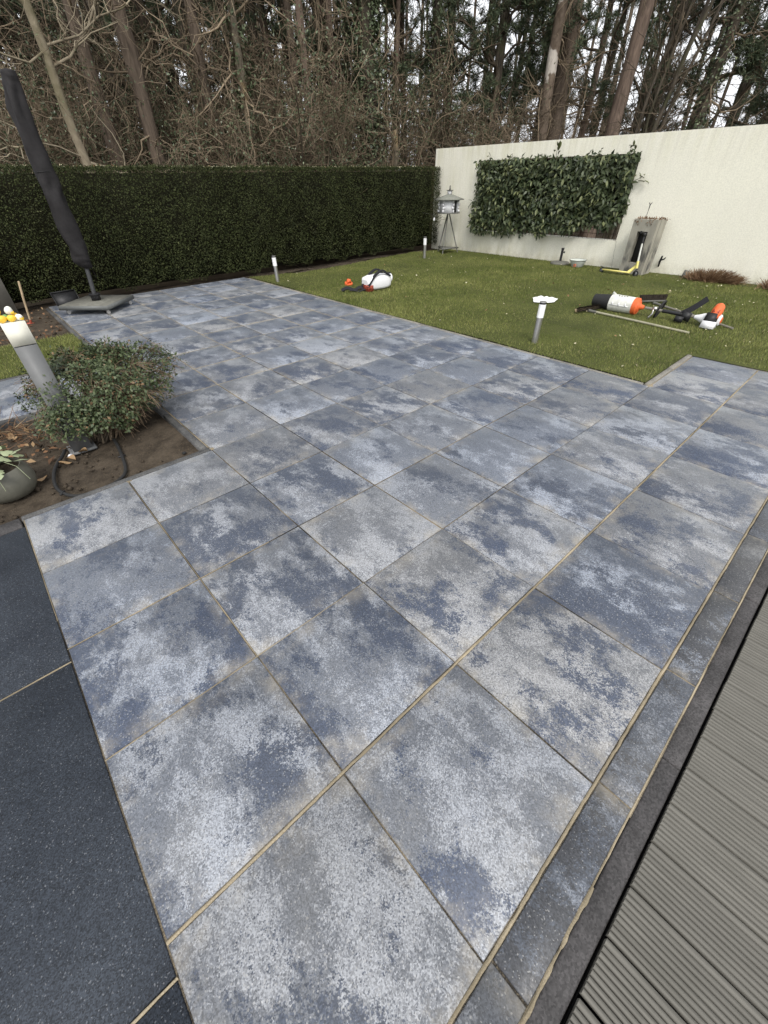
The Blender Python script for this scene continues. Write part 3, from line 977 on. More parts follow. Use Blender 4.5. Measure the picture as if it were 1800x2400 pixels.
def laurel_points(k, r):
    y = r.uniform(-1.93, 1.87, k)
    z = r.uniform(-0.02, 1.42, k)
    x = -np.abs(r.normal(size=k)) * 0.10 - 0.02
    bulge = 0.05 * np.sin(y * 3.1 + z * 2) + 0.04 * np.sin(y * 7 - z * 5)
    x = np.clip(x + bulge, -0.27, 0.12)
    keep = np.ones(k, bool)
    # bare lower corner at the near end where the mesh shows
    edge = 0.06 + 0.20 * np.clip((-0.3 - y) / 1.5, 0, 1) + 0.05 * np.sin(y * 9)
    keep &= (z > edge) | ((y > 0.3) & (z > -0.05))
    return np.stack([x, y, z], 1)[keep]


lr = np.random.default_rng(11)
core = MB()
gy = np.linspace(-1.88, 1.86, 40)
gz = np.linspace(0.02, 1.38, 16)
GY, GZ = np.meshgrid(gy, gz, indexing='ij')
lowcut = 0.10 + 0.22 * np.clip((-0.3 - GY) / 1.5, 0, 1)
GZc = np.maximum(GZ, lowcut)
core.quadgrid(np.stack([0.05 + 0.04 * np.sin(GY * 9 + GZ * 7), GY, GZc], -1))
obj('inner_foliage', core, MT['hedge_core'], laurel)
P = laurel_points(5600, lr)
P2_ = np.stack([lr.uniform(-0.06, 0.10, 260), lr.uniform(-1.93, -1.72, 260), lr.uniform(0.42, 1.38, 260)], 1)
P = np.vstack([P, P2_])
k = len(P)
d = np.stack([-0.30 + 0.25 * lr.normal(size=k), 0.75 * lr.normal(size=k), -0.55 + 0.55 * lr.normal(size=k)], 1)
up = np.stack([-0.9 + 0.3 * lr.normal(size=k), 0.45 * lr.normal(size=k), 0.6 + 0.3 * lr.normal(size=k)], 1)
L = lr.uniform(0.08, 0.135, k)
o = obj('foliage', MB().add(*leaves(P, d, up, L, L * 0.42, 0.22, 0.12)), MT['laurel'], laurel)
o['kind'] = 'stuff'
lmesh = [laurel_leaf_mesh(v) for v in (-1, 0, 1)]
front = laurel_points(1500, np.random.default_rng(5))
front = front[np.argsort(front[:, 0])][:270]
front[:, 0] -= 0.035
sprigs = []
for (y, z, cnt, x) in ((0.9, 1.44, 5, -0.1), (-0.2, 1.5, 6, -0.1), (-1.2, 1.45, 4, -0.12), (-1.75, 1.47, 5, -0.1), (-2.12, 1.0, 6, -0.06), (-1.98, 0.55, 4, -0.08), (1.55, 1.43, 3, -0.1)):
    for q in range(cnt):
        sprigs.append((x + lr.normal() * 0.03, y + lr.normal() * 0.035, z + lr.normal() * 0.04))
for (y, z, y0, z0) in ((-0.2, 1.56, -0.2, 1.3), (0.9, 1.5, 0.9, 1.3), (-2.12, 1.05, -1.85, 0.9), (-1.98, 0.6, -1.8, 0.5), (-1.75, 1.5, -1.7, 1.3)):
    obj('stem', MB().tube([(-0.03, y0, z0), (-0.08, (y + y0) / 2, (z + z0) / 2 + 0.02), (-0.1, y, z)], 0.004, 5), MT['twig_dark'], laurel)
for q, pt in enumerate(list(front) + sprigs):
    o = obj('leaf', lmesh[q % 3], None, laurel)
    o.location = pt
    dirv = Vector((-0.6 + 0.3 * lr.normal(), 0.8 * lr.normal(), (-0.5 if q < len(front) else 0.3) + 0.5 * lr.normal())).normalized()
    o.rotation_euler = dirv.to_track_quat('Y', 'Z').to_euler()
    s = lr.uniform(0.085, 0.135)
    o.scale = (s, s, s)

# ================================================================== clipped yew hedge
hedge = thing('clipped_hedge', 'long clipped dark green hedge along the back of the garden', 'hedge', (3.5, 9.85, 0))
HX0, HX1, HY0, HY1, HZ = -3.6, 9.70, 9.40, 10.30, 1.80


def hedge_bulge(x, z):
    return 0.045 * np.sin(x * 1.7 + z) + 0.035 * np.sin(x * 4.3 - z * 2.1 + 1) + 0.03 * np.sin(x * 9.1 + z * 5) + 0.02 * np.sin(x * 15.7 - z * 11)


core = MB()
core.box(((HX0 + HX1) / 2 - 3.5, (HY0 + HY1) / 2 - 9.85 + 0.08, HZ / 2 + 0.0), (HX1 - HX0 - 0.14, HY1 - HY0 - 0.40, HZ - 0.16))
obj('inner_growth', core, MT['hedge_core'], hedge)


def hedge_leaves(P, nrm, L0, L1, spread=0.75):
    k = len(P)
    d = nrm * 0.55 + rng.normal(size=(k, 3)) * spread
    up = nrm + np.array([0, 0, 0.45]) + rng.normal(size=(k, 3)) * 0.45
    L = rng.uniform(L0, L1, k)
    return leaves(P, d, up, L, L * rng.uniform(0.35, 0.6, k), 0.15)


hm = MB()
n = 105000
x = rng.uniform(HX0, HX1, n)
z = rng.uniform(0.05, HZ, n) 
under = np.clip((0.38 - z) / 0.38, 0, 1) * (0.5 + 0.5 * np.sin(x * 2.3 + 1) * np.sin(x * 5.1))
y = HY0 + hedge_bulge(x, z) + np.abs(rng.normal(size=n)) * 0.06 + 0.16 * under
z = z - 0.02 * rng.uniform(size=n)
low = z < 0.10 + 0.07 * np.sin(x * 3.7) * np.sin(x * 8.9 + 2)
hole = (noise2(x, z, 41, ((1.2, 1), (3.5, 0.8), (8, 0.6))) > 1.75) & (rng.uniform(size=n) < 0.35)
ok = ~low & ~hole
P = np.stack([x, y, z], 1)[ok]
hm.add(*hedge_leaves(P - np.array([3.5, 9.85, 0]), np.array([0, -1.0, 0.25]), 0.016, 0.040))
n = 17000
P = np.stack([rng.uniform(HX0, HX1, n), rng.uniform(HY0 - 0.01, HY1, n), HZ - 0.02 + rng.normal(size=n) * 0.012], 1)
P[:, 2] += 0.012 * np.sin(P[:, 0] * 3.1) + 0.010 * np.sin(P[:, 0] * 8.3 + P[:, 1] * 4) + (rng.uniform(size=n) < 0.03) * rng.uniform(0.01, 0.05, n)
hm.add(*hedge_leaves(P - np.array([3.5, 9.85, 0]), np.array([0, 0, 1.0]), 0.018, 0.042))
n = 9000
ex_ = rng.uniform(HX0, HX1, n)
ez_ = HZ - np.abs(rng.normal(size=n)) * 0.05
P = np.stack([ex_, HY0 + hedge_bulge(ex_, ez_) + np.abs(rng.normal(size=n)) * 0.05, ez_], 1)
hm.add(*hedge_leaves(P - np.array([3.5, 9.85, 0]), np.array([0, -0.7, 0.7]), 0.016, 0.040))
n = 5000
P = np.stack([HX1 - 0.03 - np.abs(rng.normal(size=n)) * 0.02, rng.uniform(HY0, HY1, n), rng.uniform(0.1, HZ, n)], 1)
hm.add(*hedge_leaves(P - np.array([3.5, 9.85, 0]), np.array([1.0, 0, 0.2]), 0.018, 0.042))
o = obj('foliage', hm, MT['hedge_leaf'], hedge)
o['kind'] = 'stuff'
n = 1500  # fallen leaves, thickened towards the front to imitate the hedge's lit top edge
P = np.stack([rng.uniform(HX0, HX1, n), HY0 + rng.gamma(2, 0.14, n), np.full(n, HZ + 0.005)], 1)
d = unit(n)
d[:, 2] *= 0.3
litter_mb = MB().add(*leaves(P, d, np.tile([0, 0, 1.0], (n, 1)) + rng.normal(size=(n, 3)) * 0.3, rng.uniform(0.02, 0.045, n), rng.uniform(0.012, 0.025, n)))
stuff(obj('hedge_top_litter', litter_mb, MT['litter']), 'dead leaves caught along the flat top of the clipped hedge, thickened as its lit edge', 'leaf litter')

# ================================================================== covered parasol on its wheeled base
par = thing('parasol', 'closed parasol in a charcoal fabric cover on a wheeled stone base', 'parasol', (0.60, 8.60, 0.0))
hd = 0.555
slab4 = np.array([[0, -hd], [hd, 0], [0, hd], [-hd, 0]])


def prism(poly, z0, z1):
    n_ = len(poly)
    V = np.vstack([np.c_[poly, np.full(n_, z0)], np.c_[poly, np.full(n_, z1)]])
    mb = MB()
    j = np.arange(n_)
    mb.add(V, np.stack([j, (j + 1) % n_, (j + 1) % n_ + n_, j + n_], 1))
    c0, c1 = mb.n, mb.n + 1
    mb.v.append(np.array([[*poly.mean(0), z0], [*poly.mean(0), z1]]))
    mb.n += 2
    mb.f.append(np.stack([(j + 1) % n_, j, np.full(n_, c0)], 1))
    mb.f.append(np.stack([j + n_, (j + 1) % n_ + n_, np.full(n_, c1)], 1))
    return mb


obj('base_frame', prism(slab4, 0.072, 0.128), MT['base_metal'], par)
obj('base_stone', prism(slab4 * 0.965, 0.10, 0.134), MT['stone'], par)
for (x, y) in ((0, -hd + 0.10), (hd - 0.10, 0), (0, hd - 0.10), (-hd + 0.10, 0)):
    c = obj('caster', MB().box((0, 0, 0.066), (0.05, 0.05, 0.012)).tube([(0, 0, 0.062), (0.012, 0, 0.028)], [0.016, 0.013], 8), MT['chrome'], par, (x, y, 0))
    for s in (-1, 1):
        obj('wheel', MB().lathe([(0.010, -0.007), (0.027, -0.007), (0.029, 0), (0.027, 0.007), (0.010, 0.007)], k=14, mat=Matrix.Translation((0.012, s * 0.013, 0.029)) @ Matrix.Rotation(math.pi / 2, 4, 'X')), MT['chrome'], c, smooth=40)
obj('collar', MB().lathe([(0.075, 0.134), (0.075, 0.205), (0.068, 0.218), (0.05, 0.222)], (0.0, 0.0, 0), 4, Matrix.Rotation(0.3, 4, 'Z')), MT['black'], par)
obj('collar_ring', MB().lathe([(0.078, 0.205), (0.082, 0.21), (0.082, 0.226), (0.074, 0.232), (0.04, 0.233)], k=24), MT['black'], par, smooth=40)
obj('pole', MB().tube([(0.0, 0, 0.22), (0.035, 0, 0.5), (0.065, 0, 0.8), (0.085, 0, 2.6)], 0.031, 14), MT['pole'], par, smooth=40)
zc = np.array([0.575, 0.60, 0.66, 0.72, 0.80, 0.90, 1.0, 1.1, 1.2, 1.35, 1.5, 1.65, 1.78, 1.9, 2.1, 2.3, 2.5, 2.62, 2.675, 2.69])
rc = np.array([0.060, 0.085, 0.118, 0.128, 0.125, 0.122, 0.130, 0.138, 0.135, 0.128, 0.120, 0.118, 0.117, 0.115, 0.110, 0.104, 0.096, 0.090, 0.078, 0.02])
xc = np.interp(zc, [0.575, 0.65, 0.8, 1.1, 1.5, 1.9, 2.3, 2.7], [0.068, 0.030, 0.035, 0.022, 0.018, 0.020, 0.030, 0.080])
zz = np.concatenate([np.linspace(zc[q], zc[q + 1], 5)[:-1] for q in range(len(zc) - 1)] + [[zc[-1]]])
ra = np.interp(zz, zc, rc)
xa = np.interp(zz, zc, xc)
k = 40
ang = np.arange(k) * 2 * math.pi / k
wr = np.zeros((len(zz), k))
crng = np.random.default_rng(4)
for _ in range(26):                      # slanting folds of slack fabric
    f_, ph, tw, zc0, wd = crng.uniform(1, 4), crng.uniform(0, 6.28), crng.uniform(-9, 9), crng.choice([0.68, 0.8, 0.95, 1.1, 1.25, 1.5, 2.0, 2.4]) + crng.normal() * 0.08, crng.uniform(0.05, 0.2)
    wr += np.sin(np.round(f_) * ang[None] + ph + tw * zz[:, None]) * np.exp(-((zz[:, None] - zc0) / wd) ** 2) * crng.uniform(0.006, 0.019)
for zf in np.r_[crng.uniform(1.5, 2.6, 14), crng.uniform(0.6, 1.4, 6)]:      # short cross creases
    a0 = crng.uniform(0, 6.28)
    wr += -0.011 * np.exp(-((zz[:, None] - zf - 0.03 * np.cos(ang[None] - a0)) / 0.012) ** 2) * np.clip(np.cos(ang[None] - a0), 0, 1)
ww = np.clip((zz - 0.575) / 0.05, 0.3, 1)[:, None]
rad = ra[:, None] + wr * ww
G = np.stack([xa[:, None] + rad * np.cos(ang), 0.9 * rad * np.sin(ang), np.repeat(zz[:, None], k, 1)], -1)
G = np.concatenate([G, G[:, :1]], 1)
cv = MB().quadgrid(G[:, ::-1])
cover = obj('cover', cv, MT['fabric'], par, smooth=180)
rs = np.interp(1.72, zc, rc) + 0.003
obj('seam', MB().tube([(0.02 + rs * math.cos(a), 0.9 * rs * math.sin(a), 1.72 + 0.004 * math.sin(3 * a)) for a in np.linspace(0, 2 * math.pi, 40)], 0.003, 5), MT['black'], cover)
obj('hem_flap', MB().quadgrid(np.array([[[0.10 + 0.012 * s, -0.03 + 0.05 * t_, 0.60 - 0.07 * s - 0.02 * t_] for t_ in (0, 0.5, 1)] for s in (0, 1, 2)])), MT['fabric'], cover)

lid = thing('black_tray', 'black plastic tray with a white label tilted behind the parasol base', 'tray', (0.27, 9.14, 0.11), (math.radians(60), 0, math.radians(8)))
tb = MB().box((0, 0, 0.008), (0.36, 0.26, 0.012))
obj('panel', tb, MT['black'], lid)
rm = MB()
rm.box((0, 0.125, 0.022), (0.36, 0.012, 0.018)).box((0, -0.125, 0.022), (0.36, 0.012, 0.018)).box((0.176, 0, 0.022), (0.012, 0.238, 0.018)).box((-0.176, 0, 0.022), (0.012, 0.238, 0.018))
obj('rim', rm, MT['black'], lid)
obj('label_sticker', MB().box((-0.11, -0.118, 0.034), (0.07, 0.03, 0.004)), MT['white_plastic'], lid)

# grey rendered post at the left end of the hedge
gp = thing('grey_post', 'plain grey rendered block at the left edge in front of the hedge', 'post', (-0.78, 9.22, 0.0))
obj('shaft', MB().box((0, 0, 0.44), (0.70, 0.22, 0.92)), MT['post_grey'], gp)
obj('cap', MB().box((0, 0, 0.92), (0.74, 0.26, 0.04)), MT['post_grey'], gp)

# hand tool stuck in the soil
tool = thing('planted_hand_tool', 'pale wooden handle of a hand tool stuck upright in the soil', 'garden tool', (-0.38, 8.40, -0.02))
obj('handle', MB().tube([(0, 0, 0.06), (0.05, 0, 0.33), (0.098, 0, 0.55), (0.10, 0, 0.558)], [0.013, 0.014, 0.014, 0.008], 10), MT['wood'], tool, smooth=50)
obj('ferrule', MB().tube([(-0.012, 0, 0.0), (0.002, 0, 0.07)], [0.012, 0.015], 10), MT['red_plastic'], tool, smooth=50)
obj('blade', MB().box((-0.016, 0, 0.0), (0.09, 0.012, 0.06), (0, 0.15, 0)), MT['red_plastic'], tool)

# ================================================================== tall square garden lamp with painted eggs
lp = thing('square_lamp_post', 'square blue grey lamp post with a cream head behind the shrub', 'lamp', (-0.72, 3.82, -0.04))
obj('foot_plate', MB().box((0, 0, 0.006), (0.18, 0.18, 0.012)), MT['lamp_grey'], lp)
obj('shaft', MB().box((0, 0, 0.405), (0.128, 0.128, 0.786)), MT['lamp_grey'], lp)
obj('shadow_gap', MB().box((0, 0, 0.801), (0.118, 0.118, 0.006)), MT['black'], lp)
obj('head', MB().box((0, 0, 0.872), (0.130, 0.130, 0.136)), MT['lamp_cream'], lp)


def egg(name, c, r, mat, label, rot=(0, 0, 0), extra=None):
    g = MB().lathe([(0.001, -1.0)] + [(math.cos(t_) * (1 - 0.12 * math.sin(t_)), math.sin(t_) * 1.25) for t_ in np.linspace(-1.4, 1.4, 9)] + [(0.001, 1.26)], k=14)
    for q in range(len(g.v)):
        g.v[q] = g.v[q] * r
    e = obj(name, g, MT[mat], None, c, 180, rot)
    tag(e, label, 'ornament')
    return e


zt = 0.902
e1 = egg('painted_egg', (-0.762, 3.795, zt + 0.022), 0.022, 'egg_yellow', 'yellow painted egg lying front left on the cream lamp head', (0, 1.5, 0.2))
e2 = egg('painted_egg', (-0.712, 3.790, zt + 0.020), 0.020, 'egg_yellow', 'yellow painted egg lying front centre on the cream lamp head', (0, 1.4, -0.3))
e3 = egg('painted_egg', (-0.672, 3.795, zt + 0.019), 0.019, 'egg_white', 'white and yellow egg lying front right on the cream lamp head', (1.2, 0.6, 0.4))
obj('yolk_patch', MB().lathe([(0.0001, 0.006), (0.012, 0.004), (0.015, 0), (0.012, -0.003)], (0.006, -0.006, 0.014), 10), MT['egg_yellow'], e3, smooth=180)
e4 = egg('painted_egg', (-0.772, 3.84, zt + 0.056), 0.023, 'egg_yellow', 'yellow painted egg on top at the left of the heap', (0.4, 1.1, 0.6))
e5 = egg('painted_egg', (-0.705, 3.83, zt + 0.058), 0.022, 'egg_white', 'white topped egg on top at the right of the heap', (0.5, 0.3, 0))
obj('yolk_patch', MB().lathe([(0.0001, 0.010), (0.013, 0.007), (0.016, 0), (0.012, -0.005)], (0.012, -0.008, -0.004), 10), MT['egg_yellow'], e5, smooth=180)
e6 = egg('painted_egg', (-0.738, 3.835, zt + 0.020), 0.020, 'egg_green', 'green painted egg wedged in the middle of the heap', (0.2, 1.5, 1.2))
e7 = egg('painted_egg', (-0.690, 3.850, zt + 0.021), 0.020, 'egg_yellow', 'yellow egg at the back under the white topped egg', (0.2, 1.5, 0.7))

# ================================================================== spreading evergreen shrub
shr = thing('spreading_shrub', 'wide low shrub with small grey green leaves over the bed corner', 'shrub', (-0.53, 3.88, -0.04))
sr = np.random.default_rng(15)
CC = np.array([0.17, 0.17, 0.34])            # crown centre, from the root


def crown_r(d_):
    """outline of the crown along unit directions d_: two rounded lobes with a dip between them"""
    a_ = np.arctan2(d_[:, 1], d_[:, 0])
    base_ = 1 / np.sqrt((d_[:, 0] / 0.545) ** 2 + (d_[:, 1] / 0.44) ** 2 + (d_[:, 2] / np.where(d_[:, 2] > 0, 0.27, 0.24)) ** 2)
    lump = 1 + 0.12 * np.sin(3 * a_ + 1.1 + 2.0 * d_[:, 2]) + 0.09 * np.sin(5 * a_ + 5 * d_[:, 2]) + 0.09 * np.sin(9 * a_ - 7 * d_[:, 2]) + 0.05 * np.sin(14 * a_ + 11 * d_[:, 2])
    dip = 1 - 0.22 * np.exp(-((d_[:, 0] + 0.18) / 0.16) ** 2) * np.clip(d_[:, 2], 0, 1)
    return base_ * lump * dip


M1 = 46
dd_ = unit(M1, sr)
dd_[:, 2] = np.abs(dd_[:, 2]) * 0.9 - 0.15
dd_ /= np.linalg.norm(dd_, axis=1, keepdims=True)
tips = CC + dd_ * crown_r(dd_)[:, None] * 0.9
t_ = np.linspace(0, 1, 8)
B0 = np.stack([sr.normal(size=M1) * 0.04, sr.normal(size=M1) * 0.04, np.zeros(M1)], 1)
midp = (B0 + tips) / 2 + np.array([0, 0, 0.10])
P1 = (1 - t_)[None, :, None] ** 2 * B0[:, None] + 2 * (t_ * (1 - t_))[None, :, None] * midp[:, None] + t_[None, :, None] ** 2 * tips[:, None]
P1 += np.cumsum(sr.normal(size=P1.shape) * 0.006, 1)
obj('stems', MB().add(*tubes(P1, np.linspace(0.010, 0.0035, 8)[None] * sr.uniform(0.7, 1.3, M1)[:, None], 5)), MT['twig_dark'], shr)['kind'] = 'stuff'
M2 = 2600
pi_, ti_ = sr.integers(0, M1, M2), sr.integers(2, 8, M2)
S0 = P1[pi_, ti_]
dr = (S0 - CC) + unit(M2, sr) * 0.30
dr /= np.linalg.norm(dr, axis=1, keepdims=True)
ln = sr.uniform(0.05, 0.17, M2)
tt = np.linspace(0, 1, 4)
P2 = S0[:, None] + dr[:, None] * (ln[:, None] * tt)[:, :, None]
P2[:, :, 2] -= 0.05 * tt ** 2
P2 += np.cumsum(sr.normal(size=P2.shape) * 0.007, 1)
o = obj('twigs', MB().add(*tubes(P2, np.repeat(np.linspace(0.0026, 0.0013, 4)[None], M2, 0), 3)), MT['shrub_twig'], shr)
o['kind'] = 'stuff'
M3 = 21000
d3 = unit(M3, sr)
rr3 = crown_r(d3) * (1.02 - np.abs(sr.normal(size=M3)) * 0.13 + (sr.uniform(size=M3) < 0.06) * sr.uniform(0, 0.14, M3))
Q = CC + d3 * rr3[:, None] + sr.normal(size=(M3, 3)) * 0.012
thin = noise2(Q[:, 0] * 2 + Q[:, 2], Q[:, 1] * 2 - Q[:, 2], 51, ((1.5, 1), (4, 0.7), (9, 0.5)))
keep = sr.uniform(size=M3) < np.clip(1.1 + 1.1 * d3[:, 2] - 0.42 * thin, 0.06, 1.0)
lob = np.array([-0.16, -0.19, 0.27]) + unit(1500, sr) * np.array([0.24, 0.10, 0.15]) * sr.uniform(0.5, 1.05, 1500)[:, None]
lob = lob[sr.uniform(size=1500) < np.clip(lob[:, 2] / 0.3, 0.15, 1)]
Q = np.vstack([Q[keep & (Q[:, 2] > 0.05)], lob])
M3 = len(Q)
nrm = Q - CC
nrm /= np.linalg.norm(nrm, axis=1, keepdims=True)
ld = unit(M3, sr) + nrm * 0.3
lu = nrm + np.array([0, 0, 0.8]) + sr.normal(size=(M3, 3)) * 0.45
lL = sr.uniform(0.012, 0.036, M3)
o = obj('foliage', MB().add(*leaves(Q, ld, lu, lL, lL * 0.58, 0.15, 0.1)), MT['shrub_leaf'], shr)
o['kind'] = 'stuff'

# ================================================================== soil bed: hose, pot, bits
HP = [(-0.50, 3.75), (-0.505, 3.62), (-0.522, 3.47), (-0.549, 3.264), (-0.584, 3.150), (-0.652, 3.083), (-0.759, 3.045), (-0.847, 3.062), (-0.913, 3.10), (-0.957, 3.172), (-0.985, 3.269), (-0.980, 3.403), (-0.950, 3.562), (-0.905, 3.682), (-0.865, 3.746), (-0.83, 3.83)]
hp = np.array([[x, y, -0.022 + 0.004 * math.sin(q * 1.3)] for q, (x, y) in enumerate(HP)])
ti = np.linspace(0, len(hp) - 1, 90)
hps = np.stack([np.interp(ti, np.arange(len(hp)), hp[:, c_]) for c_ in range(3)], 1)
for _ in range(6):
    hps[1:-1] = (hps[:-2] + hps[1:-1] * 2 + hps[2:]) / 4
hose = thing('irrigation_hose', 'black irrigation hose lying in a loop on the bare soil', 'hose', (-0.75, 3.4, -0.03))
off = np.array([-0.75, 3.4, -0.03])
obj('hose_run', MB().tube(hps - off, 0.0115, 10), MT['rubber'], hose, smooth=60)
for (x, y, a) in ((-0.53, 3.42, 0.2), (-0.965, 3.19, 1.0), (-0.74, 3.05, 1.6)):
    obj('hose_clip', MB().box((x + 0.75, y - 3.4, 0.012), (0.052, 0.010, 0.012), (0, 0.1, a)), MT['black'], hose)

pot = thing('ivy_pot', 'round olive grey pot with pale ivy at the left edge of the bed', 'plant pot', (-1.215, 3.47, -0.045))
obj('bowl', MB().lathe([(0.10, 0.0), (0.135, 0.015), (0.160, 0.055), (0.168, 0.10), (0.160, 0.155), (0.142, 0.195), (0.136, 0.205), (0.126, 0.200), (0.130, 0.17)], k=36, cap=False), MT['pot'], pot, smooth=60)
obj('potting_soil', MB().lathe([(0.0001, 0.182), (0.10, 0.178), (0.131, 0.172)], k=24, cap=False), MT['soil'], pot, smooth=180)


def ivy_leaf_mesh():
    o_ = np.array([[0, 0], [0.35, -0.05], [0.55, 0.25], [0.33, 0.45], [0.36, 0.75], [0.0, 1.1], [-0.36, 0.75], [-0.33, 0.45], [-0.55, 0.25], [-0.35, -0.05]])
    V = np.c_[o_, -0.10 * np.abs(o_[:, 0]) - 0.10 * o_[:, 1] ** 2]
    V = np.vstack([V, [[0, 0.4, 0.04]]])
    j = np.arange(10)
    me = MB().add(V, np.stack([j, (j + 1) % 10, np.full(10, 10)], 1)).mesh('leaf', 180)
    me.materials.append(MT['pot_ivy'])
    return me


ilm = ivy_leaf_mesh()
for q in range(34):
    a = random.uniform(0, 6.28)
    r_ = random.uniform(0.02, 0.17)
    o = obj('leaf', ilm, None, pot)
    o.location = (r_ * math.cos(a), r_ * math.sin(a), 0.225 + random.uniform(-0.01, 0.07) - 0.25 * max(0, r_ - 0.13))
    o.rotation_euler = (random.uniform(-0.7, 0.1), random.uniform(-0.5, 0.5), a - math.pi / 2 + random.uniform(-0.5, 0.5))
    s = random.uniform(0.055, 0.095)
    o.scale = (s, s, s)
vn = MB()
for q in range(5):
    a = random.uniform(0, 6.28)
    vn.tube([(0, 0, 0.18), (0.07 * math.cos(a), 0.07 * math.sin(a), 0.26), (0.15 * math.cos(a), 0.15 * math.sin(a), 0.22), (0.185 * math.cos(a), 0.185 * math.sin(a), 0.12)], [0.002, 0.002, 0.0016, 0.001], 4)
obj('runners', vn, MT['pot_ivy'], pot)['kind'] = 'stuff'

pc = obj('broken_shard', MB().box((0, 0, 0.01), (0.035, 0.022, 0.02), (0.3, 0.2, 0.5), 0.6), MT['white_plastic'], loc=(-0.815, 3.72, -0.035))
tag(pc, 'white broken shard beside the foot of the square lamp post', 'shard')
for q, (x, y, s, lab) in enumerate(((-0.16, 3.16, 0.016, 'small black stone near the kerb corner, the upper one'), (-0.19, 3.075, 0.014, 'small black stone near the kerb corner, the lower one'))):
    g = MB().lathe([(0.001, -0.5), (0.7, -0.4), (1.0, 0), (0.75, 0.45), (0.001, 0.55)], k=8)
    g.v[0] = g.v[0] * s * (1 + 0.2 * rng.normal(size=(len(g.v[0]), 1)))
    tag(obj('black_stone', g, MT['rubber'], loc=(x, y, -0.03)), lab, 'stone')
# fallen stems at the back of the bed
tw = MB()
tr = np.random.default_rng(8)
m_ = 260
x0 = tr.uniform(-2.4, -0.9, m_)
y0 = tr.uniform(4.1, 4.68, m_)
dd = tr.normal(size=(m_, 2))
ln = tr.uniform(0.06, 0.22, m_)
dd = dd / np.linalg.norm(dd, axis=1, keepdims=True)
tt = np.linspace(0, 1, 4)
P = np.stack([x0[:, None] + dd[:, :1] * ln[:, None] * tt, y0[:, None] + dd[:, 1:] * ln[:, None] * tt, -0.025 + np.abs(tr.normal(size=(m_, 1))) * 0.07 * tt + 0.01], -1)
P += np.cumsum(tr.normal(size=P.shape) * 0.006, 1)
tw.add(*tubes(P, np.repeat(np.linspace(0.003, 0.0015, 4)[None], m_, 0), 3))
stuff(obj('dead_stems', tw, MT['reed']), 'tangle of dead brown stems at the back of the soil bed', 'dead stems')

# ================================================================== round bollard lights on the lawn
def bollard(loc, label, tilt=(0, 0, 0)):
    b = thing('bollard_light', label, 'garden light', loc, tilt, 'steel bollard lights on the lawn')
    obj('steel_tube', MB().lathe([(0.037, 0), (0.037, 0.288), (0.034, 0.291)], k=24), MT['steel'], b, smooth=40)
    obj('diffuser', MB().lathe([(0.034, 0.290), (0.0385, 0.291), (0.0385, 0.432), (0.034, 0.434)], k=24), MT['lamp_white'], b, smooth=40)
    obj('neck', MB().lathe([(0.036, 0.433), (0.036, 0.451)], k=20), MT['black'], b, smooth=40)
    c = obj('cap', MB().lathe([(0.036, 0.450), (0.039, 0.451), (0.039, 0.459), (0.036, 0.461)], k=24), MT['steel'], b, smooth=40)
    return b


bollard((3.80, 8.39, 0), 'steel bollard light with white diffuser by the far patio corner', (0, math.radians(-1.0), 0))
bollard((8.05, 8.36, 0), 'steel bollard light with white diffuser near the bird table', (0, 0, 0))
bollard((3.98, 2.69, 0), 'steel bollard light with white diffuser nearest, beside the white cloth', (0, math.radians(1.2), 0))

# white cloth on the grass
cpoly = np.array([(-0.22, -0.13), (-0.05, -0.20), (0.10, -0.15), (0.225, 0.07), (0.17, 0.19), (0.05, 0.20), (-0.02, 0.27), (-0.16, 0.17)])
ca = np.linspace(0, 8, 49)
cpl = np.stack([np.interp(ca, np.arange(9), np.r_[cpoly[:, c_], cpoly[0, c_]]) for c_ in range(2)], 1)
cr_ = np.linspace(0.02, 1, 12)
CG = cpl[None] * cr_[:, None, None] * (1 + 0.03 * np.sin(ca * 5)[None, :, None])
ch_ = 0.016 + 0.018 * (1 - cr_[:, None] ** 3) * (1 + 0.8 * np.sin(CG[:, :, 0] * 31 + CG[:, :, 1] * 13) + 0.6 * np.sin(CG[:, :, 1] * 40 - CG[:, :, 0] * 22))
ex_, ey_ = np.array([0.739, -0.673]), np.array([0.673, 0.739])
Gc = np.concatenate([CG[:, :, :1] * ex_ + CG[:, :, 1:] * ey_, ch_[:, :, None]], -1)
tag(obj('white_cloth', MB().quadgrid(Gc), MT['cloth'], loc=(6.0, 3.74, 0.006), smooth=180), 'crumpled white cloth lying on the lawn behind the nearest bollard light', 'cloth')

# ================================================================== bird table on its tripod
bt = thing('bird_table', 'white bird house with grey roof on a grey tripod stand', 'bird table', (9.17, 8.62, 0), (0, 0, math.radians(8)))
apex = np.array([0, 0, 0.87])
feet = [np.array([0.33 * math.cos(a), 0.33 * math.sin(a), 0.0]) for a in (math.radians(198), math.radians(312), math.radians(72))]
for f_ in feet:
    obj('leg', MB().tube([f_, f_ + (apex - f_) * 0.985 * np.array([0.93, 0.93, 1])], 0.017, 4), MT['grey_paint'], bt)
s3 = [f_[:2] * 0.93 for f_ in feet]
obj('lower_shelf', prism(np.array([p_ * 1.12 for p_ in s3]), 0.105, 0.128), MT['grey_paint'], bt)
hexa = np.array([[math.cos(a), math.sin(a)] for a in np.arange(6) * math.pi / 3])
obj('tray', prism(hexa * 0.29, 0.868, 0.888), MT['grey_paint'], bt)
obj('inner_box', prism(hexa * 0.12, 0.888, 1.15), MT['interior'], bt)
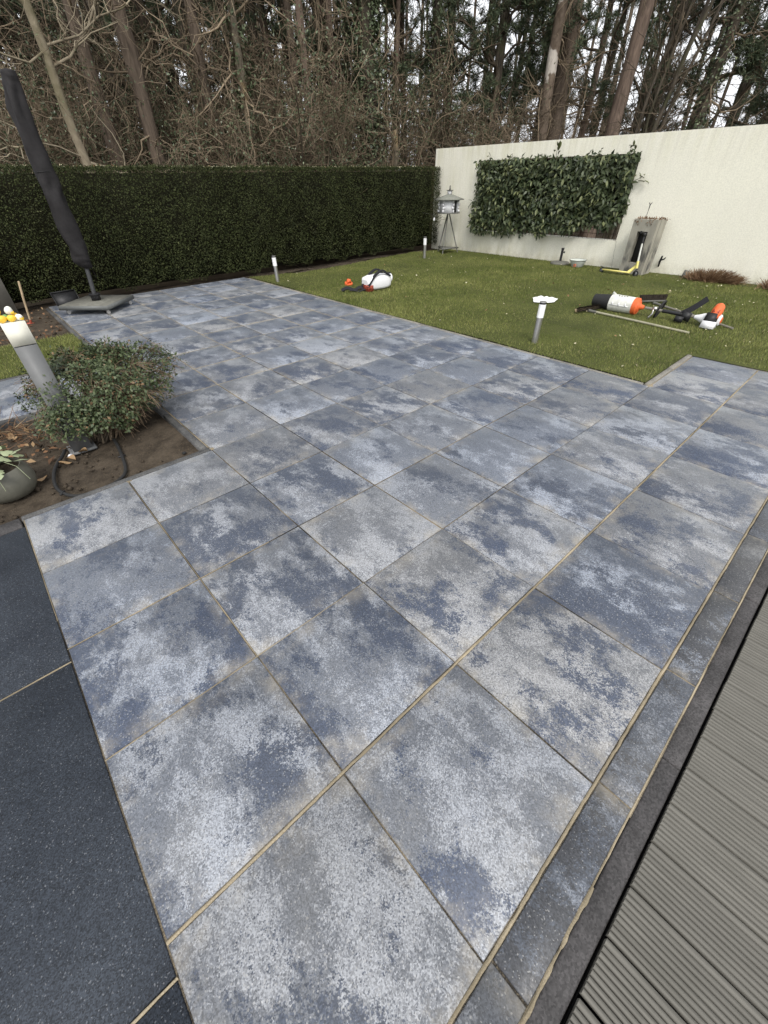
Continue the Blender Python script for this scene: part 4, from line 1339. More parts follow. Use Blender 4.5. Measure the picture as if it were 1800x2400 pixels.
for q in range(6):
    a0, a1 = hexa[q] * 0.232, hexa[(q + 1) % 6] * 0.232
    mid = (a0 + a1) / 2
    wdt = np.linalg.norm(a1 - a0)
    ang_ = math.atan2(*(a1 - a0)[::-1])
    if q in (3, 5, 0, 2):
        obj('wall_panel', MB().box((mid[0], mid[1], 1.018), (wdt * 0.98, 0.012, 0.26), (0, 0, ang_)), MT['white_plastic'], bt)
    else:
        for s in (-0.36, 0.36):
            obj('jamb', MB().box((*(mid + (a1 - a0) * s), 1.018), (wdt * 0.22, 0.012, 0.26), (0, 0, ang_)), MT['white_plastic'], bt)
    for e_ in range(4):       # notched log corners
        obj('corner_block', MB().box((*(hexa[q] * (0.240 if e_ % 2 else 0.252)), 0.92 + e_ * 0.065), (0.055, 0.026, 0.048), (0, 0, ang_ if e_ % 2 else ang_ + 1.05)), MT['white_plastic'], bt)
roof = obj('roof', MB().lathe([(0.37, 1.145), (0.375, 1.158), (0.21, 1.215), (0.055, 1.262)], k=6), MT['roof_grey'], bt)
ch = obj('chimney', MB().box((0, 0, 1.295), (0.085, 0.085, 0.07)), MT['white_plastic'], bt)
obj('chimney_cap', MB().box((0, 0, 1.336), (0.125, 0.125, 0.014)), MT['grey_paint'], ch)
obj('finial', MB().lathe([(0.018, 1.342), (0.026, 1.36), (0.014, 1.385), (0.020, 1.40), (0.003, 1.44)], k=8), MT['grey_paint'], ch)
fb = obj('fat_ball_feeder', MB().lathe([(0.001, -0.035), (0.022, -0.028), (0.030, -0.005), (0.016, 0.025), (0.001, 0.05)], k=12), MT['lamp_white'], loc=(8.98, 8.93, 0.74), smooth=180)
tag(fb, 'pale drop shaped feeder hanging at the hedge left of the bird table', 'bird feeder')
obj('cord', MB().tube([(0, 0, 0.045), (0.02, 0.1, 0.10), (0.01, 0.42, 0.13)], 0.0015, 4), MT['grey_paint'], fb)

# ================================================================== backpack sprayer
spr = thing('backpack_sprayer', 'white backpack sprayer tank with black straps lying on the lawn', 'sprayer', (4.72, 6.43, 0.0), (0, 0, math.radians(-6)))
# tank lies on its back; length along local x
prof = [(-0.26, 0.050, 0.13), (-0.24, 0.085, 0.17), (-0.12, 0.115, 0.185), (0.05, 0.118, 0.19), (0.17, 0.112, 0.185), (0.235, 0.092, 0.165), (0.26, 0.06, 0.13)]
tg = []
for (x, hz_, hy) in prof:
    ring = []
    for a in np.arange(24) * 2 * math.pi / 24:
        c_, s_ = math.cos(a), math.sin(a)
        e_ = 0.45
        ring.append([x, hy * abs(c_) ** e_ * np.sign(c_) * 0.72, 0.135 + hz_ * abs(s_) ** e_ * np.sign(s_)])
    tg.append(ring)
tg = np.array(tg)
tg = np.concatenate([tg, tg[:, :1]], 1)
tm = MB().quadgrid(tg)
for rr, rev in ((tg[0, :24], False), (tg[-1, :24], True)):
    b_ = tm.n
    tm.v.append(np.vstack([rr, rr.mean(0)[None]]))
    tm.n += 25
    j = np.arange(24)
    f_ = np.stack([b_ + j, b_ + (j + 1) % 24, np.full(24, b_ + 24)], 1)
    tm.f.append(f_ if not rev else f_[:, ::-1])
obj('tank', tm, MT['white_plastic'], spr, smooth=50)
obj('filler_neck', MB().lathe([(0.072, 0.0), (0.075, 0.05), (0.070, 0.06)], k=22, mat=Matrix.Translation((0.255, 0.0, 0.165)) @ Matrix.Rotation(math.pi / 2, 4, 'Y')), MT['white_plastic'], spr, smooth=40)
obj('filler_cap_ring', MB().lathe([(0.078, 0.02), (0.080, 0.03), (0.078, 0.036)], k=22, cap=False, mat=Matrix.Translation((0.255, 0.0, 0.165)) @ Matrix.Rotation(math.pi / 2, 4, 'Y')), MT['lamp_white'], spr, smooth=40)
obj('pump_base', MB().box((-0.225, -0.06, 0.062), (0.11, 0.16, 0.095)).box((-0.255, -0.12, 0.075), (0.06, 0.05, 0.06)), MT['red_plastic'], spr)


def strap(path, w, th, axis=(0, 1, 0)):
    path = np.array(path, float)
    ax = np.array(axis, float)
    G = np.stack([path - ax * w / 2, path + ax * w / 2], 1)
    t2 = np.gradient(path, axis=0)
    nr = np.cross(t2, ax)
    nr /= np.linalg.norm(nr, axis=1, keepdims=True) + 1e-9
    R4 = np.stack([G[:, 0] - nr * th / 2, G[:, 1] - nr * th / 2, G[:, 1] + nr * th / 2, G[:, 0] + nr * th / 2, G[:, 0] - nr * th / 2], 1)
    return MB().quadgrid(R4)


sx_ = np.linspace(0, 1, 18)
arc = np.stack([-0.28 + 0.50 * sx_, np.zeros(18), 0.08 + 0.235 * np.sin(np.clip(sx_ * 1.25, 0, 1) * math.pi * 0.62) - 0.08 * np.clip(sx_ - 0.72, 0, 1) / 0.28], 1)
for s in (-1, 1):
    obj('shoulder_strap', strap(arc + np.array([0, s * 0.085 - 0.03, 0]), 0.062, 0.022), MT['grip'], spr, smooth=60)
obj('strap_buckle', MB().box((0.235, -0.07, 0.255), (0.06, 0.03, 0.02)), MT['black'], spr)
tail = np.stack([-0.27 - 0.34 * sx_, 0.02 + 0.22 * sx_ + 0.02 * np.sin(sx_ * 9), 0.045 + 0.018 * np.sin(sx_ * 11)], 1)
obj('hip_belt', strap(tail, 0.055, 0.022, (0.2, 0.55, 0.8)), MT['grip'], spr, smooth=60)
tail2 = np.stack([-0.26 - 0.26 * sx_, -0.07 + 0.16 * sx_ + 0.03 * np.sin(sx_ * 7), 0.028 + 0.012 * np.sin(sx_ * 8 + 1)], 1)
obj('loose_strap', strap(tail2, 0.03, 0.01, (0.2, 0.7, 0.6)), MT['grip'], spr, smooth=60)

oc = thing('sprayer_lid', 'bright orange screw lid lying on the lawn left of the sprayer', 'lid', (4.62, 7.14, 0.0), (0.25, -0.2, 0.4))
obj('lid_disc', MB().lathe([(0.075, 0.0), (0.078, 0.02), (0.075, 0.045), (0.068, 0.05)], k=24), MT['orange'], oc, smooth=40)
obj('lid_grip', MB().box((0, 0, 0.072), (0.12, 0.034, 0.05), None, 0.8).box((0, 0, 0.085), (0.04, 0.09, 0.05), None, 0.7), MT['orange'], oc)

# ================================================================== motor sweeper tool and brooms
mt_ = thing('motor_drum_tool', 'motor tool with white drum and orange engine lying on the lawn', 'power tool', (6.12, 2.60, 0.0), (0, 0, math.radians(1.0)))
# local -y runs towards the engine; axis at z = 0.115
RX = Matrix.Rotation(-math.pi / 2, 4, 'X')       # lathe z -> +y


def along_y(y, z=0.115, x=0.0):
    return Matrix.Translation((x, y, z)) @ RX


obj('nozzle', MB().lathe([(0.066, 0.40), (0.078, 0.405), (0.100, 0.20), (0.104, 0.12), (0.09, 0.12)], k=28, mat=along_y(0)), MT['rubber'], mt_, smooth=40)
obj('drum', MB().lathe([(0.107, 0.155), (0.113, 0.15), (0.111, -0.02), (0.107, -0.17), (0.10, -0.175)], k=32, mat=along_y(0)), MT['drum_white'], mt_, smooth=40)
obj('drum_fin', MB().box((-0.02, 0.135, 0.235), (0.012, 0.05, 0.035), (0.5, 0, 0)), MT['drum_white'], mt_)
for q in range(3):
    obj('latch', MB().box((-0.112, 0.09 - q * 0.09, 0.125), (0.012, 0.012, 0.045)), MT['white_plastic'], mt_)
for q in range(4):
    obj('faded_mark', MB().box((-0.035 + 0.004 * q, 0.05 - q * 0.035, 0.2212), (0.020, 0.020, 0.004), (0, -0.3, 0)), MT['grey_paint'], mt_)
obj('seam_strip', MB().box((-0.110, 0.0, 0.112), (0.010, 0.27, 0.008)), MT['white_plastic'], mt_)
oe = obj('end_cone', MB().lathe([(0.108, -0.172), (0.108, -0.225), (0.098, -0.234), (0.090, -0.234), (0.084, -0.243), (0.072, -0.243), (0.066, -0.252), (0.050, -0.252), (0.036, -0.262), (0.026, -0.31), (0.018, -0.315)], k=32, mat=along_y(0)), MT['orange'], mt_, smooth=30)
obj('shaft', MB().tube([(0, -0.33, 0.115), (0.005, -1.03, 0.10)], 0.0165, 14), MT['kerb_pale'], mt_, smooth=40)
obj('shaft_sleeve', MB().tube([(0.001, -0.56, 0.111), (0.004, -0.80, 0.105)], 0.024, 12), MT['black'], mt_, smooth=40)
loop = [(0.085 * math.cos(a), -0.52 - 0.03 * math.sin(a), 0.125 + 0.105 * math.sin(a)) for a in np.linspace(0, 2 * math.pi, 29)]
obj('loop_handle', MB().tube(loop, 0.0135, 8), MT['rubber'], mt_, smooth=60)
obj('handle_bracket', MB().tube([(0, -0.44, 0.115), (-0.09, -0.47, 0.07), (-0.15, -0.45, 0.03)], 0.011, 8).box((0, -0.46, 0.12), (0.05, 0.05, 0.05)), MT['steel'], mt_)
obj('trigger_grip', MB().box((0.0, -0.86, 0.095), (0.075, 0.13, 0.10), (0.25, 0, 0.1), 0.8).box((-0.05, -0.80, 0.055), (0.08, 0.10, 0.07), (0.1, 0.2, 0.2)), MT['black'], mt_)
hn = np.stack([np.linspace(0.0, 0.10, 12), -0.80 - 0.20 * np.linspace(0, 1, 12), 0.12 + 0.19 * np.linspace(0, 1, 12) ** 1.3], 1)
obj('harness_pad', strap(hn, 0.07, 0.016, (0.09, -0.66, -0.75)), MT['grip'], mt_, smooth=60)
obj('clutch_housing', MB().lathe([(0.022, -0.96), (0.035, -1.0), (0.060, -1.06), (0.062, -1.10)], k=18, mat=along_y(0, 0.10)), MT['white_plastic'], mt_, smooth=40)
eng = obj('engine', MB().box((-0.03, -1.15, 0.115), (0.15, 0.13, 0.13), (0, 0.25, 0), 0.85), MT['black'], mt_)
obj('tank_shell', MB().box((-0.05, -1.16, 0.045), (0.21, 0.15, 0.085), (0, 0.2, 0), 0.92), MT['white_plastic'], mt_)
tc = MB().lathe([(0.001, -0.10), (0.050, -0.095), (0.068, -0.06), (0.070, 0.02), (0.060, 0.075), (0.035, 0.10), (0.001, 0.105)], k=18)
tc.v[0] = tc.v[0] * np.array([1.0, 0.9, 1.0])
obj('engine_cover', tc, MT['orange'], mt_, (0.045, -1.17, 0.19), 45, (0, math.radians(48), 0))
obj('cover_vent', MB().box((-0.02, -1.17, 0.205), (0.045, 0.075, 0.02), (0, -0.6, 0)), MT['red_plastic'], mt_)
obj('starter_cover', MB().lathe([(0.066, -1.225), (0.066, -1.245), (0.05, -1.255)], k=20, mat=along_y(0, 0.10, 0.03)), MT['white_plastic'], mt_, smooth=40)
obj('starter_ring', MB().lathe([(0.040, -1.254), (0.036, -1.264), (0.02, -1.265)], k=18, mat=along_y(0, 0.10, 0.03)), MT['orange'], mt_, smooth=40)


def broom(label, head_a, head_b, join, end, hh, mat_handle, tilt=0.0):
    ha, hb, jn, en = (np.array(q_, float) for q_ in (head_a, head_b, join, end))
    c_ = (ha + hb) / 2
    b = thing('push_broom', label, 'broom', (c_[0], c_[1], 0.0))
    o_ = np.array([c_[0], c_[1], 0.0])
    L_ = np.linalg.norm(hb - ha)
    a_ = math.atan2(*(hb - ha)[:2][::-1])
    obj('head_block', MB().box((0, 0, 0.045), (L_, 0.045, 0.022), (tilt, 0, a_)), MT['wood'] if mat_handle == 'broom_handle' else MT['grey_paint'], b)
    # bristles: a comb of tufts under / behind the block
    br = MB()
    nb = 60
    tx = np.linspace(-L_ / 2 + 0.01, L_ / 2 - 0.01, nb)
    for row in (-0.012, 0.0, 0.012):
        px_ = np.stack([tx, np.full(nb, row), np.full(nb, 0.0)], 1)
        tipv = px_ + np.stack([rng.normal(size=nb) * 0.008, np.full(nb, row * 1.2), np.full(nb, hh)], 1)
        Pb = np.stack([px_, (px_ + tipv) / 2, tipv], 1)
        Rm = np.array(Euler((tilt - math.radians(0), 0, a_)).to_matrix())
        Pb = Pb @ Rm.T + np.array([0, 0, 0.05])
        br.add(*tubes(Pb, np.repeat(np.array([[0.004, 0.0055, 0.006]]), nb, 0), 4))
    obj('bristles', br, MT['bristle'], b)['kind'] = 'stuff'
    obj('socket', MB().tube([jn - o_ + np.array([0, 0, 0.03]), jn - o_ + (en - jn) * 0.10 + np.array([0, 0, 0.03])], [0.021, 0.017], 10), MT['grey_paint'], b, smooth=40)
    obj('handle', MB().tube([jn - o_ + (en - jn) * 0.06 + np.array([0, 0, 0.03]), jn - o_ + (en - jn) * 0.55 + np.array([0, 0, 0.026]), en - o_ + np.array([0, 0, 0.018])], 0.0145, 10), MT[mat_handle], b, smooth=40)
    return b


broom('long broom with a pale handle lying alone in front of the motor tool', (5.60, 3.02, 0), (6.02, 2.88, 0), (5.80, 2.93, 0), (5.645, 1.517, 0), 0.05, 'broom_handle', math.radians(70))
broom('broom with dark upright bristles lying behind the motor tool', (6.80, 2.60, 0), (7.12, 2.33, 0), (6.92, 2.42, 0), (6.232, 1.191, 0), 0.085, 'kerb_pale', math.radians(-12))

# ================================================================== along the wall: parasol foot, basin, planter, scooter
pf = thing('parasol_stand', 'round concrete parasol foot with a black tube by the wall', 'parasol base', (9.50, 5.44, 0.0))
obj('disc', MB().lathe([(0.205, 0.0), (0.21, 0.02), (0.195, 0.045), (0.08, 0.062), (0.03, 0.066)], k=32), MT['stone'], pf, smooth=40)
obj('tube', MB().tube([(0, 0, 0.06), (0.0, 0, 0.31)], 0.026, 14), MT['black'], pf, smooth=40)
obj('collar', MB().tube([(0, 0, 0.285), (0.0, 0, 0.315)], 0.031, 14), MT['black'], pf, smooth=40)
obj('knob', MB().lathe([(0.008, 0.02), (0.008, 0.04), (0.02, 0.045), (0.02, 0.06), (0.005, 0.062)], k=10, mat=Matrix.Translation((0, 0, 0.235)) @ Matrix.Rotation(math.radians(100), 4, 'Y') @ Matrix.Rotation(math.pi / 2, 4, 'X')), MT['black'], pf)

ba = thing('enamel_basin', 'grey green enamel basin standing on the grass by the wall', 'basin', (9.40, 4.97, 0.0))
obj('bowl', MB().lathe([(0.0001, 0.004), (0.115, 0.004), (0.125, 0.012), (0.172, 0.13), (0.182, 0.133), (0.180, 0.137), (0.166, 0.131), (0.118, 0.018), (0.0001, 0.014)], k=32, cap=False), MT['enamel'], ba, smooth=50)
obj('rim', MB().tube([(0.180 * math.cos(a), 0.180 * math.sin(a), 0.135) for a in np.linspace(0, 2 * math.pi, 33)], 0.004, 6), MT['grey_paint'], ba, smooth=60)
obj('orange_mark', MB().lathe([(0.018, 0), (0.03, 0.001), (0.03, 0.004), (0.018, 0.004)], k=14, cap=False, mat=Matrix.Translation((-0.150, -0.02, 0.045)) @ Matrix.Rotation(math.radians(-72), 4, 'Y')), MT['orange'], ba)

pl = thing('concrete_planter', 'tall grey concrete trough standing upright against the cream wall', 'planter', (9.45, 3.76, 0.0), (0, 0, math.radians(-4)))
W, Dp, H = 0.46, 0.36, 0.91


def trough():
    """upright block, its front face has a tall recess"""
    x0, x1, ya, yb_ = -Dp / 2, Dp / 2, -W / 2, W / 2
    n0, n1, zz0, zz1 = -0.10, 0.10, 0.20, 0.72
    mb = MB()
    ysp = [ya, n0, n1, yb_]
    zsp = [-0.02, zz0, zz1, H]
    for a in range(3):
        for b in range(3):
            if a == 1 and b == 1:
                continue
            mb.add([[x0, ysp[a], zsp[b]], [x0, ysp[a], zsp[b + 1]], [x0, ysp[a + 1], zsp[b + 1]], [x0, ysp[a + 1], zsp[b]]], [[0, 1, 2, 3]])
    xr = x0 + 0.12
    mb.add([[xr, n0, zz0], [xr, n0, zz1], [xr, n1, zz1], [xr, n1, zz0]], [[0, 1, 2, 3]])
    for q4 in ([[x0, n0, zz0], [x0, n1, zz0], [xr, n1, zz0], [xr, n0, zz0]], [[x0, n0, zz1], [xr, n0, zz1], [xr, n1, zz1], [x0, n1, zz1]],
               [[x0, n0, zz0], [xr, n0, zz0], [xr, n0, zz1], [x0, n0, zz1]], [[x0, n1, zz0], [x0, n1, zz1], [xr, n1, zz1], [xr, n1, zz0]]):
        mb.add(q4, [[0, 1, 2, 3]])
    c = [[x0, ya], [x1, ya], [x1, yb_], [x0, yb_]]
    for q in range(3):
        p_, r_ = c[q], c[q + 1]
        mb.add([[*p_, -0.02], [*r_, -0.02], [*r_, H], [*p_, H]], [[0, 1, 2, 3]])
    mb.add([[x0, ya, H], [x1, ya, H], [x1, yb_, H], [x0, yb_, H]], [[0, 1, 2, 3]])
    return mb


obj('block', trough(), MT['concrete'], pl)
obj('recess_shade_plate', MB().box((-Dp / 2 + 0.114, 0, 0.46), (0.008, 0.196, 0.512)), MT['rubber'], pl)  # black plate stands in for the shade inside the recess
obj('joint_line', MB().box((-0.07, -W / 2 - 0.001, 0.46), (0.007, 0.004, 0.90)), MT['grey_paint'], pl)
n_ = 240
P = np.stack([rng.uniform(-Dp / 2, Dp / 2, n_), rng.uniform(-W / 2, W / 2, n_), H + rng.uniform(0, 0.012, n_)], 1)
P[:36, 0] = -Dp / 2 - 0.012
P[:36, 2] = H - np.abs(rng.normal(size=36)) * 0.05
P[:36, 1] = rng.choice([-0.1, 0.15], 36) + rng.normal(size=36) * 0.04
P[36:50, 1] = -W / 2 - rng.uniform(0, 0.06, 14)
P[36:50, 2] = H + rng.uniform(-0.03, 0.03, 14)
o = obj('wilted_plants', MB().add(*leaves(P, unit(n_), np.tile([0, 0, 1.0], (n_, 1)) + rng.normal(size=(n_, 3)) * 0.5, rng.uniform(0.02, 0.05, n_), rng.uniform(0.012, 0.024, n_))), MT['litter_brown'], pl)
o['kind'] = 'stuff'
sk = thing('forked_stake', 'thin dark stake with forked tip standing in the top of the trough', 'stake', (9.50, 3.88, 0.90))
obj('rod', MB().tube([(0, 0, 0.0), (0.01, 0.0, 0.13), (0.012, 0, 0.23)], [0.004, 0.005, 0.011], 8), MT['black'], sk, smooth=50)
for s in (-1, 1):
    obj('fork_tip', MB().tube([(0.012, 0, 0.225), (0.012, s * 0.018, 0.245), (0.012, s * 0.022, 0.262)], [0.008, 0.006, 0.004], 6), MT['black'], sk)
wk = thing('wall_hook', 'small black hook on the wall right of the concrete trough', 'hook', (9.70, 3.40, 0.26))
obj('arm', MB().tube([(0.05, 0.03, -0.14), (0.0, 0.02, -0.05), (-0.02, 0, 0.05)], [0.014, 0.02, 0.016], 8), MT['black'], wk, smooth=60)
obj('prong', MB().tube([(-0.01, 0.0, -0.02), (-0.02, -0.05, 0.0), (-0.02, -0.07, 0.03)], [0.014, 0.012, 0.008], 8), MT['black'], wk, smooth=60)

sc = thing('kick_scooter', 'yellow kick scooter with black bars leaning at the concrete trough', 'scooter', (9.08, 3.95, 0.0), (0, math.radians(9), 0))
dk = np.array([[-0.03, 0.28, 0.06], [0.03, 0.28, 0.06]])
obj('deck', MB().box((0, 0.03, 0.058), (0.095, 0.52, 0.028)), MT['yellow'], sc)
obj('grip_tape', MB().box((0, 0.03, 0.074), (0.07, 0.48, 0.004)), MT['grip'], sc)
obj('neck', MB().tube([(0, -0.22, 0.06), (0, -0.30, 0.15), (0, -0.335, 0.205)], [0.034, 0.030, 0.028], 4), MT['yellow'], sc)
obj('head_tube', MB().tube([(0, -0.345, 0.14), (0, -0.325, 0.26)], 0.024, 10), MT['yellow'], sc, smooth=40)
obj('stem', MB().tube([(0, -0.345, 0.12), (0, -0.30, 0.40), (0, -0.255, 0.70)], [0.018, 0.016, 0.016], 10), MT['drum_white'], sc, smooth=40)
obj('stem_sleeve', MB().tube([(0, -0.278, 0.55), (0, -0.258, 0.685)], 0.022, 10), MT['black'], sc, smooth=40)
obj('handlebar', MB().tube([(-0.19, -0.252, 0.71), (0.19, -0.252, 0.71)], 0.013, 8), MT['black'], sc, smooth=40)
for s in (-1, 1):
    obj('grip', MB().tube([(s * 0.09, -0.252, 0.71), (s * 0.20, -0.252, 0.71)], 0.021, 10), MT['rubber'], sc, smooth=40)
    fk = obj('fork_blade', MB().box((s * 0.024, -0.352, 0.085), (0.008, 0.022, 0.10), (0.12, 0, 0)), MT['black'], sc)
obj('stem_clamp', MB().box((0.0, -0.255, 0.69), (0.06, 0.06, 0.06)), MT['black'], sc)
for (y, r_) in ((-0.362, 0.052), (0.315, 0.046)):
    wl = obj('wheel', MB().lathe([(r_ * 0.6, -0.013), (r_, -0.011), (r_ * 1.03, 0), (r_, 0.011), (r_ * 0.6, 0.013)], k=22, mat=Matrix.Translation((0, y, r_)) @ Matrix.Rotation(math.pi / 2, 4, 'Y')), MT['rubber'], sc, smooth=40)
    obj('hub', MB().lathe([(r_ * 0.55, -0.014), (r_ * 0.6, 0), (r_ * 0.55, 0.014)], k=16, mat=Matrix.Translation((0, y, r_)) @ Matrix.Rotation(math.pi / 2, 4, 'Y')), MT['lamp_grey'], wl)
obj('rear_brake', MB().box((0, 0.31, 0.10), (0.05, 0.10, 0.006), (0.3, 0, 0)), MT['black'], sc)


# dry ornamental grasses cut short at the foot of the wall
def reed_clump(loc, ly, lx, hgt_, cnt, label, seed):
    r_ = np.random.default_rng(seed)
    c = thing('dry_grass_clump', label, 'ornamental grass', loc, group='dry grasses at the foot of the wall')
    a = r_.uniform(0, 2 * math.pi, cnt)
    q = np.sqrt(r_.uniform(size=cnt))
    bx_, by_ = lx * q * np.cos(a), ly * q * np.sin(a)
    tt_ = np.linspace(0, 1, 4)
    hh_ = hgt_ * r_.uniform(0.5, 1.1, cnt) * (1 - 0.45 * q ** 3)
    lean_ = np.stack([bx_ * 0.55 + r_.normal(size=cnt) * 0.04 - 0.02, by_ * 0.35 - 0.05 + r_.normal(size=cnt) * 0.05], 1)
    P_ = np.stack([bx_[:, None] + lean_[:, :1] * tt_ ** 1.3, by_[:, None] + lean_[:, 1:] * tt_ ** 1.3, hh_[:, None] * tt_], -1)
    P_ += np.cumsum(r_.normal(size=P_.shape) * 0.004, 1)
    o_ = obj('stalks', MB().add(*tubes(P_, np.linspace(0.0055, 0.0025, 4)[None] * r_.uniform(0.7, 1.3, cnt)[:, None], 3)), MT['reed'], c)
    o_['kind'] = 'stuff'
    m2 = cnt // 2
    P_ = np.stack([r_.normal(size=m2) * lx * 0.9, r_.normal(size=m2) * ly * 0.65, r_.uniform(0.01, 0.05, m2)], 1)
    dd_ = unit(m2, r_)
    dd_[:, 2] = np.abs(dd_[:, 2]) * 0.4
    o_ = obj('dead_blades', MB().add(*leaves(P_, dd_, np.tile([0, 0, 1.0], (m2, 1)), r_.uniform(0.05, 0.14, m2), 0.009)), MT['reed'], c)
    o_['kind'] = 'stuff'


reed_clump((9.50, 2.38, -0.01), 0.36, 0.13, 0.21, 1300, 'long brown dry grass clump, the left one at the wall foot', 3)
reed_clump((9.45, 1.18, -0.01), 0.36, 0.14, 0.21, 1200, 'brown dry grass clump cut by the right edge of the picture', 4)
bs = obj('brick_stub', MB().box((0, 0, 0.055), (0.07, 0.10, 0.14), (0.12, 0.1, 0.3), 0.9), MT['grey_paint'], loc=(9.62, 2.86, 0.0))
tag(bs, 'small grey stone stub at the left end of the dry grass', 'stone')
# ================================================================== the wood behind hedge and wall
EX, EY = -0.82, 0.11


def polar(ang, D):
    return EX + D * math.cos(math.radians(ang)), EY + D * math.sin(math.radians(ang))


def grow(r, P, cnt, lo, hi, L0, L1, along=0.5, rand=0.85, up=0.15, n=5, wob=0.04, droop=0.0):
    """cnt child polylines that leave the polylines P between parameters lo and hi"""
    M_, m_, _ = P.shape
    i_ = r.integers(0, M_, cnt)
    f_ = r.uniform(lo, hi, cnt) * (m_ - 1)
    a_ = np.clip(f_.astype(int), 0, m_ - 2)
    w_ = (f_ - a_)[:, None]
    S_ = P[i_, a_] * (1 - w_) + P[i_, a_ + 1] * w_
    tn = P[i_, a_ + 1] - P[i_, a_]
    tn /= np.linalg.norm(tn, axis=1, keepdims=True) + 1e-9
    d_ = tn * along + unit(cnt, r) * rand
    d_[:, 2] += up
    d_ /= np.linalg.norm(d_, axis=1, keepdims=True)
    L_ = r.uniform(L0, L1, cnt)
    t_ = np.linspace(0, 1, n)
    Q_ = S_[:, None] + d_[:, None] * (L_[:, None] * t_)[:, :, None]
    Q_ += np.cumsum(r.normal(size=Q_.shape) * wob * L_[:, None, None] * (t_ > 0)[None, :, None], 1)
    Q_[:, :, 2] -= droop * L_[:, None] * t_ ** 2
    return Q_


def rad(cnt, n, a, b, r):
    return np.linspace(a, b, n)[None] * r.uniform(0.7, 1.3, cnt)[:, None]


def tufts(r, P, cnt, L, W, blades=6):
    """needle tufts along polylines P, mostly towards their ends"""
    M_, m_, _ = P.shape
    i_ = r.integers(0, M_, cnt)
    f_ = np.sqrt(r.uniform(0.05, 1, cnt)) * (m_ - 1)
    a_ = np.clip(f_.astype(int), 0, m_ - 2)
    w_ = (f_ - a_)[:, None]
    S_ = P[i_, a_] * (1 - w_) + P[i_, a_ + 1] * w_ + r.normal(size=(cnt, 3)) * 0.04
    S_ = np.repeat(S_, blades, 0)
    d_ = unit(cnt * blades, r)
    d_[:, 2] += 0.35
    return leaves(S_, d_, unit(cnt * blades, r), r.uniform(0.6, 1.2, cnt * blades) * L, W, 0.1)


def trunk_path(r, h, n=14, lean=(0, 0), wob=0.03):
    t_ = np.linspace(0, 1, n)
    P = np.stack([lean[0] * t_ * h, lean[1] * t_ * h, t_ * h], 1)
    P[1:, :2] += np.cumsum(r.normal(size=(n - 1, 2)) * wob, 0)
    return P


def tree(name, label, loc, r0, h, bark, seed, lean=(0, 0), dead=26, live=10, live_from=0.45, tuft=1100, twig='twig', twigs=260, group=None, ivy=0, taper=0.55, blen=(0.6, 1.8), from_=0.12):
    r = np.random.default_rng(seed)
    t = thing(name, label, 'tree', (loc[0], loc[1], -0.12), group=group)
    P = trunk_path(r, h, 14, lean)
    R_ = np.linspace(r0 * 1.06, r0 * taper, 14) * (1 + 0.05 * r.normal(size=14))
    R_[0] *= 1.25
    obj('trunk', MB().tube(P, R_, 12), MT[bark], t, smooth=60)
    bm_ = MB()
    if dead:
        Q = grow(r, P[None], dead, from_, live_from + 0.1, blen[0], blen[1], 0.1, 1.0, 0.05, 6, 0.07)
        bm_.add(*tubes(Q, rad(dead, 6, 0.022, 0.006, r), 4))
        if twigs:
            Q2 = grow(r, Q, twigs, 0.15, 1, 0.2, 0.8, 0.5, 0.8, 0.0, 4, 0.06)
            bm_.add(*tubes(Q2, rad(twigs, 4, 0.008, 0.004, r), 3))
    if live:
        QL = grow(r, P[None], live, live_from, 1.0, 1.0, 2.6, 0.15, 1.0, 0.15, 7, 0.06)
        bm_.add(*tubes(QL, rad(live, 7, 0.05, 0.012, r), 5))
        QM = grow(r, QL, live * 9, 0.25, 1, 0.35, 1.0, 0.7, 0.7, 0.15, 4, 0.06)
        bm_.add(*tubes(QM, rad(live * 9, 4, 0.013, 0.005, r), 3))
    if bm_.n:
        o_ = obj('branches', bm_, MT[twig], t)
        o_['kind'] = 'stuff'
    if live and tuft:
        o_ = obj('needles', MB().add(*tufts(r, QM, int(tuft * 1.3), 0.15, 0.017, 7)), MT['needle'], t)
        o_['kind'] = 'stuff'
    if ivy:
        zz_ = r.uniform(0, min(h, 9.0), ivy)
        pi__ = np.stack([np.interp(zz_, P[:, 2], P[:, c_]) for c_ in range(2)], 1)
        a_ = r.uniform(0, 2 * math.pi, ivy)
        rr_ = r0 * (1.05 + np.abs(r.normal(size=ivy)) * 0.75 * (1 + 0.5 * np.sin(zz_ * 2.2 + a_)))
        Pv = np.stack([pi__[:, 0] + rr_ * np.cos(a_), pi__[:, 1] + rr_ * np.sin(a_), zz_], 1)
        dv = np.stack([np.cos(a_), np.sin(a_), np.full(ivy, -0.6)], 1) + r.normal(size=(ivy, 3)) * 0.5
        uv = np.stack([np.cos(a_), np.sin(a_), np.full(ivy, 0.6)], 1) + r.normal(size=(ivy, 3)) * 0.3
        L_ = r.uniform(0.05, 0.095, ivy)
        o_ = obj('ivy', MB().add(*leaves(Pv, dv, uv, L_, L_ * 0.8, 0.15, 0.1)), MT['ivy'], t)
        o_['kind'] = 'stuff'
    return t


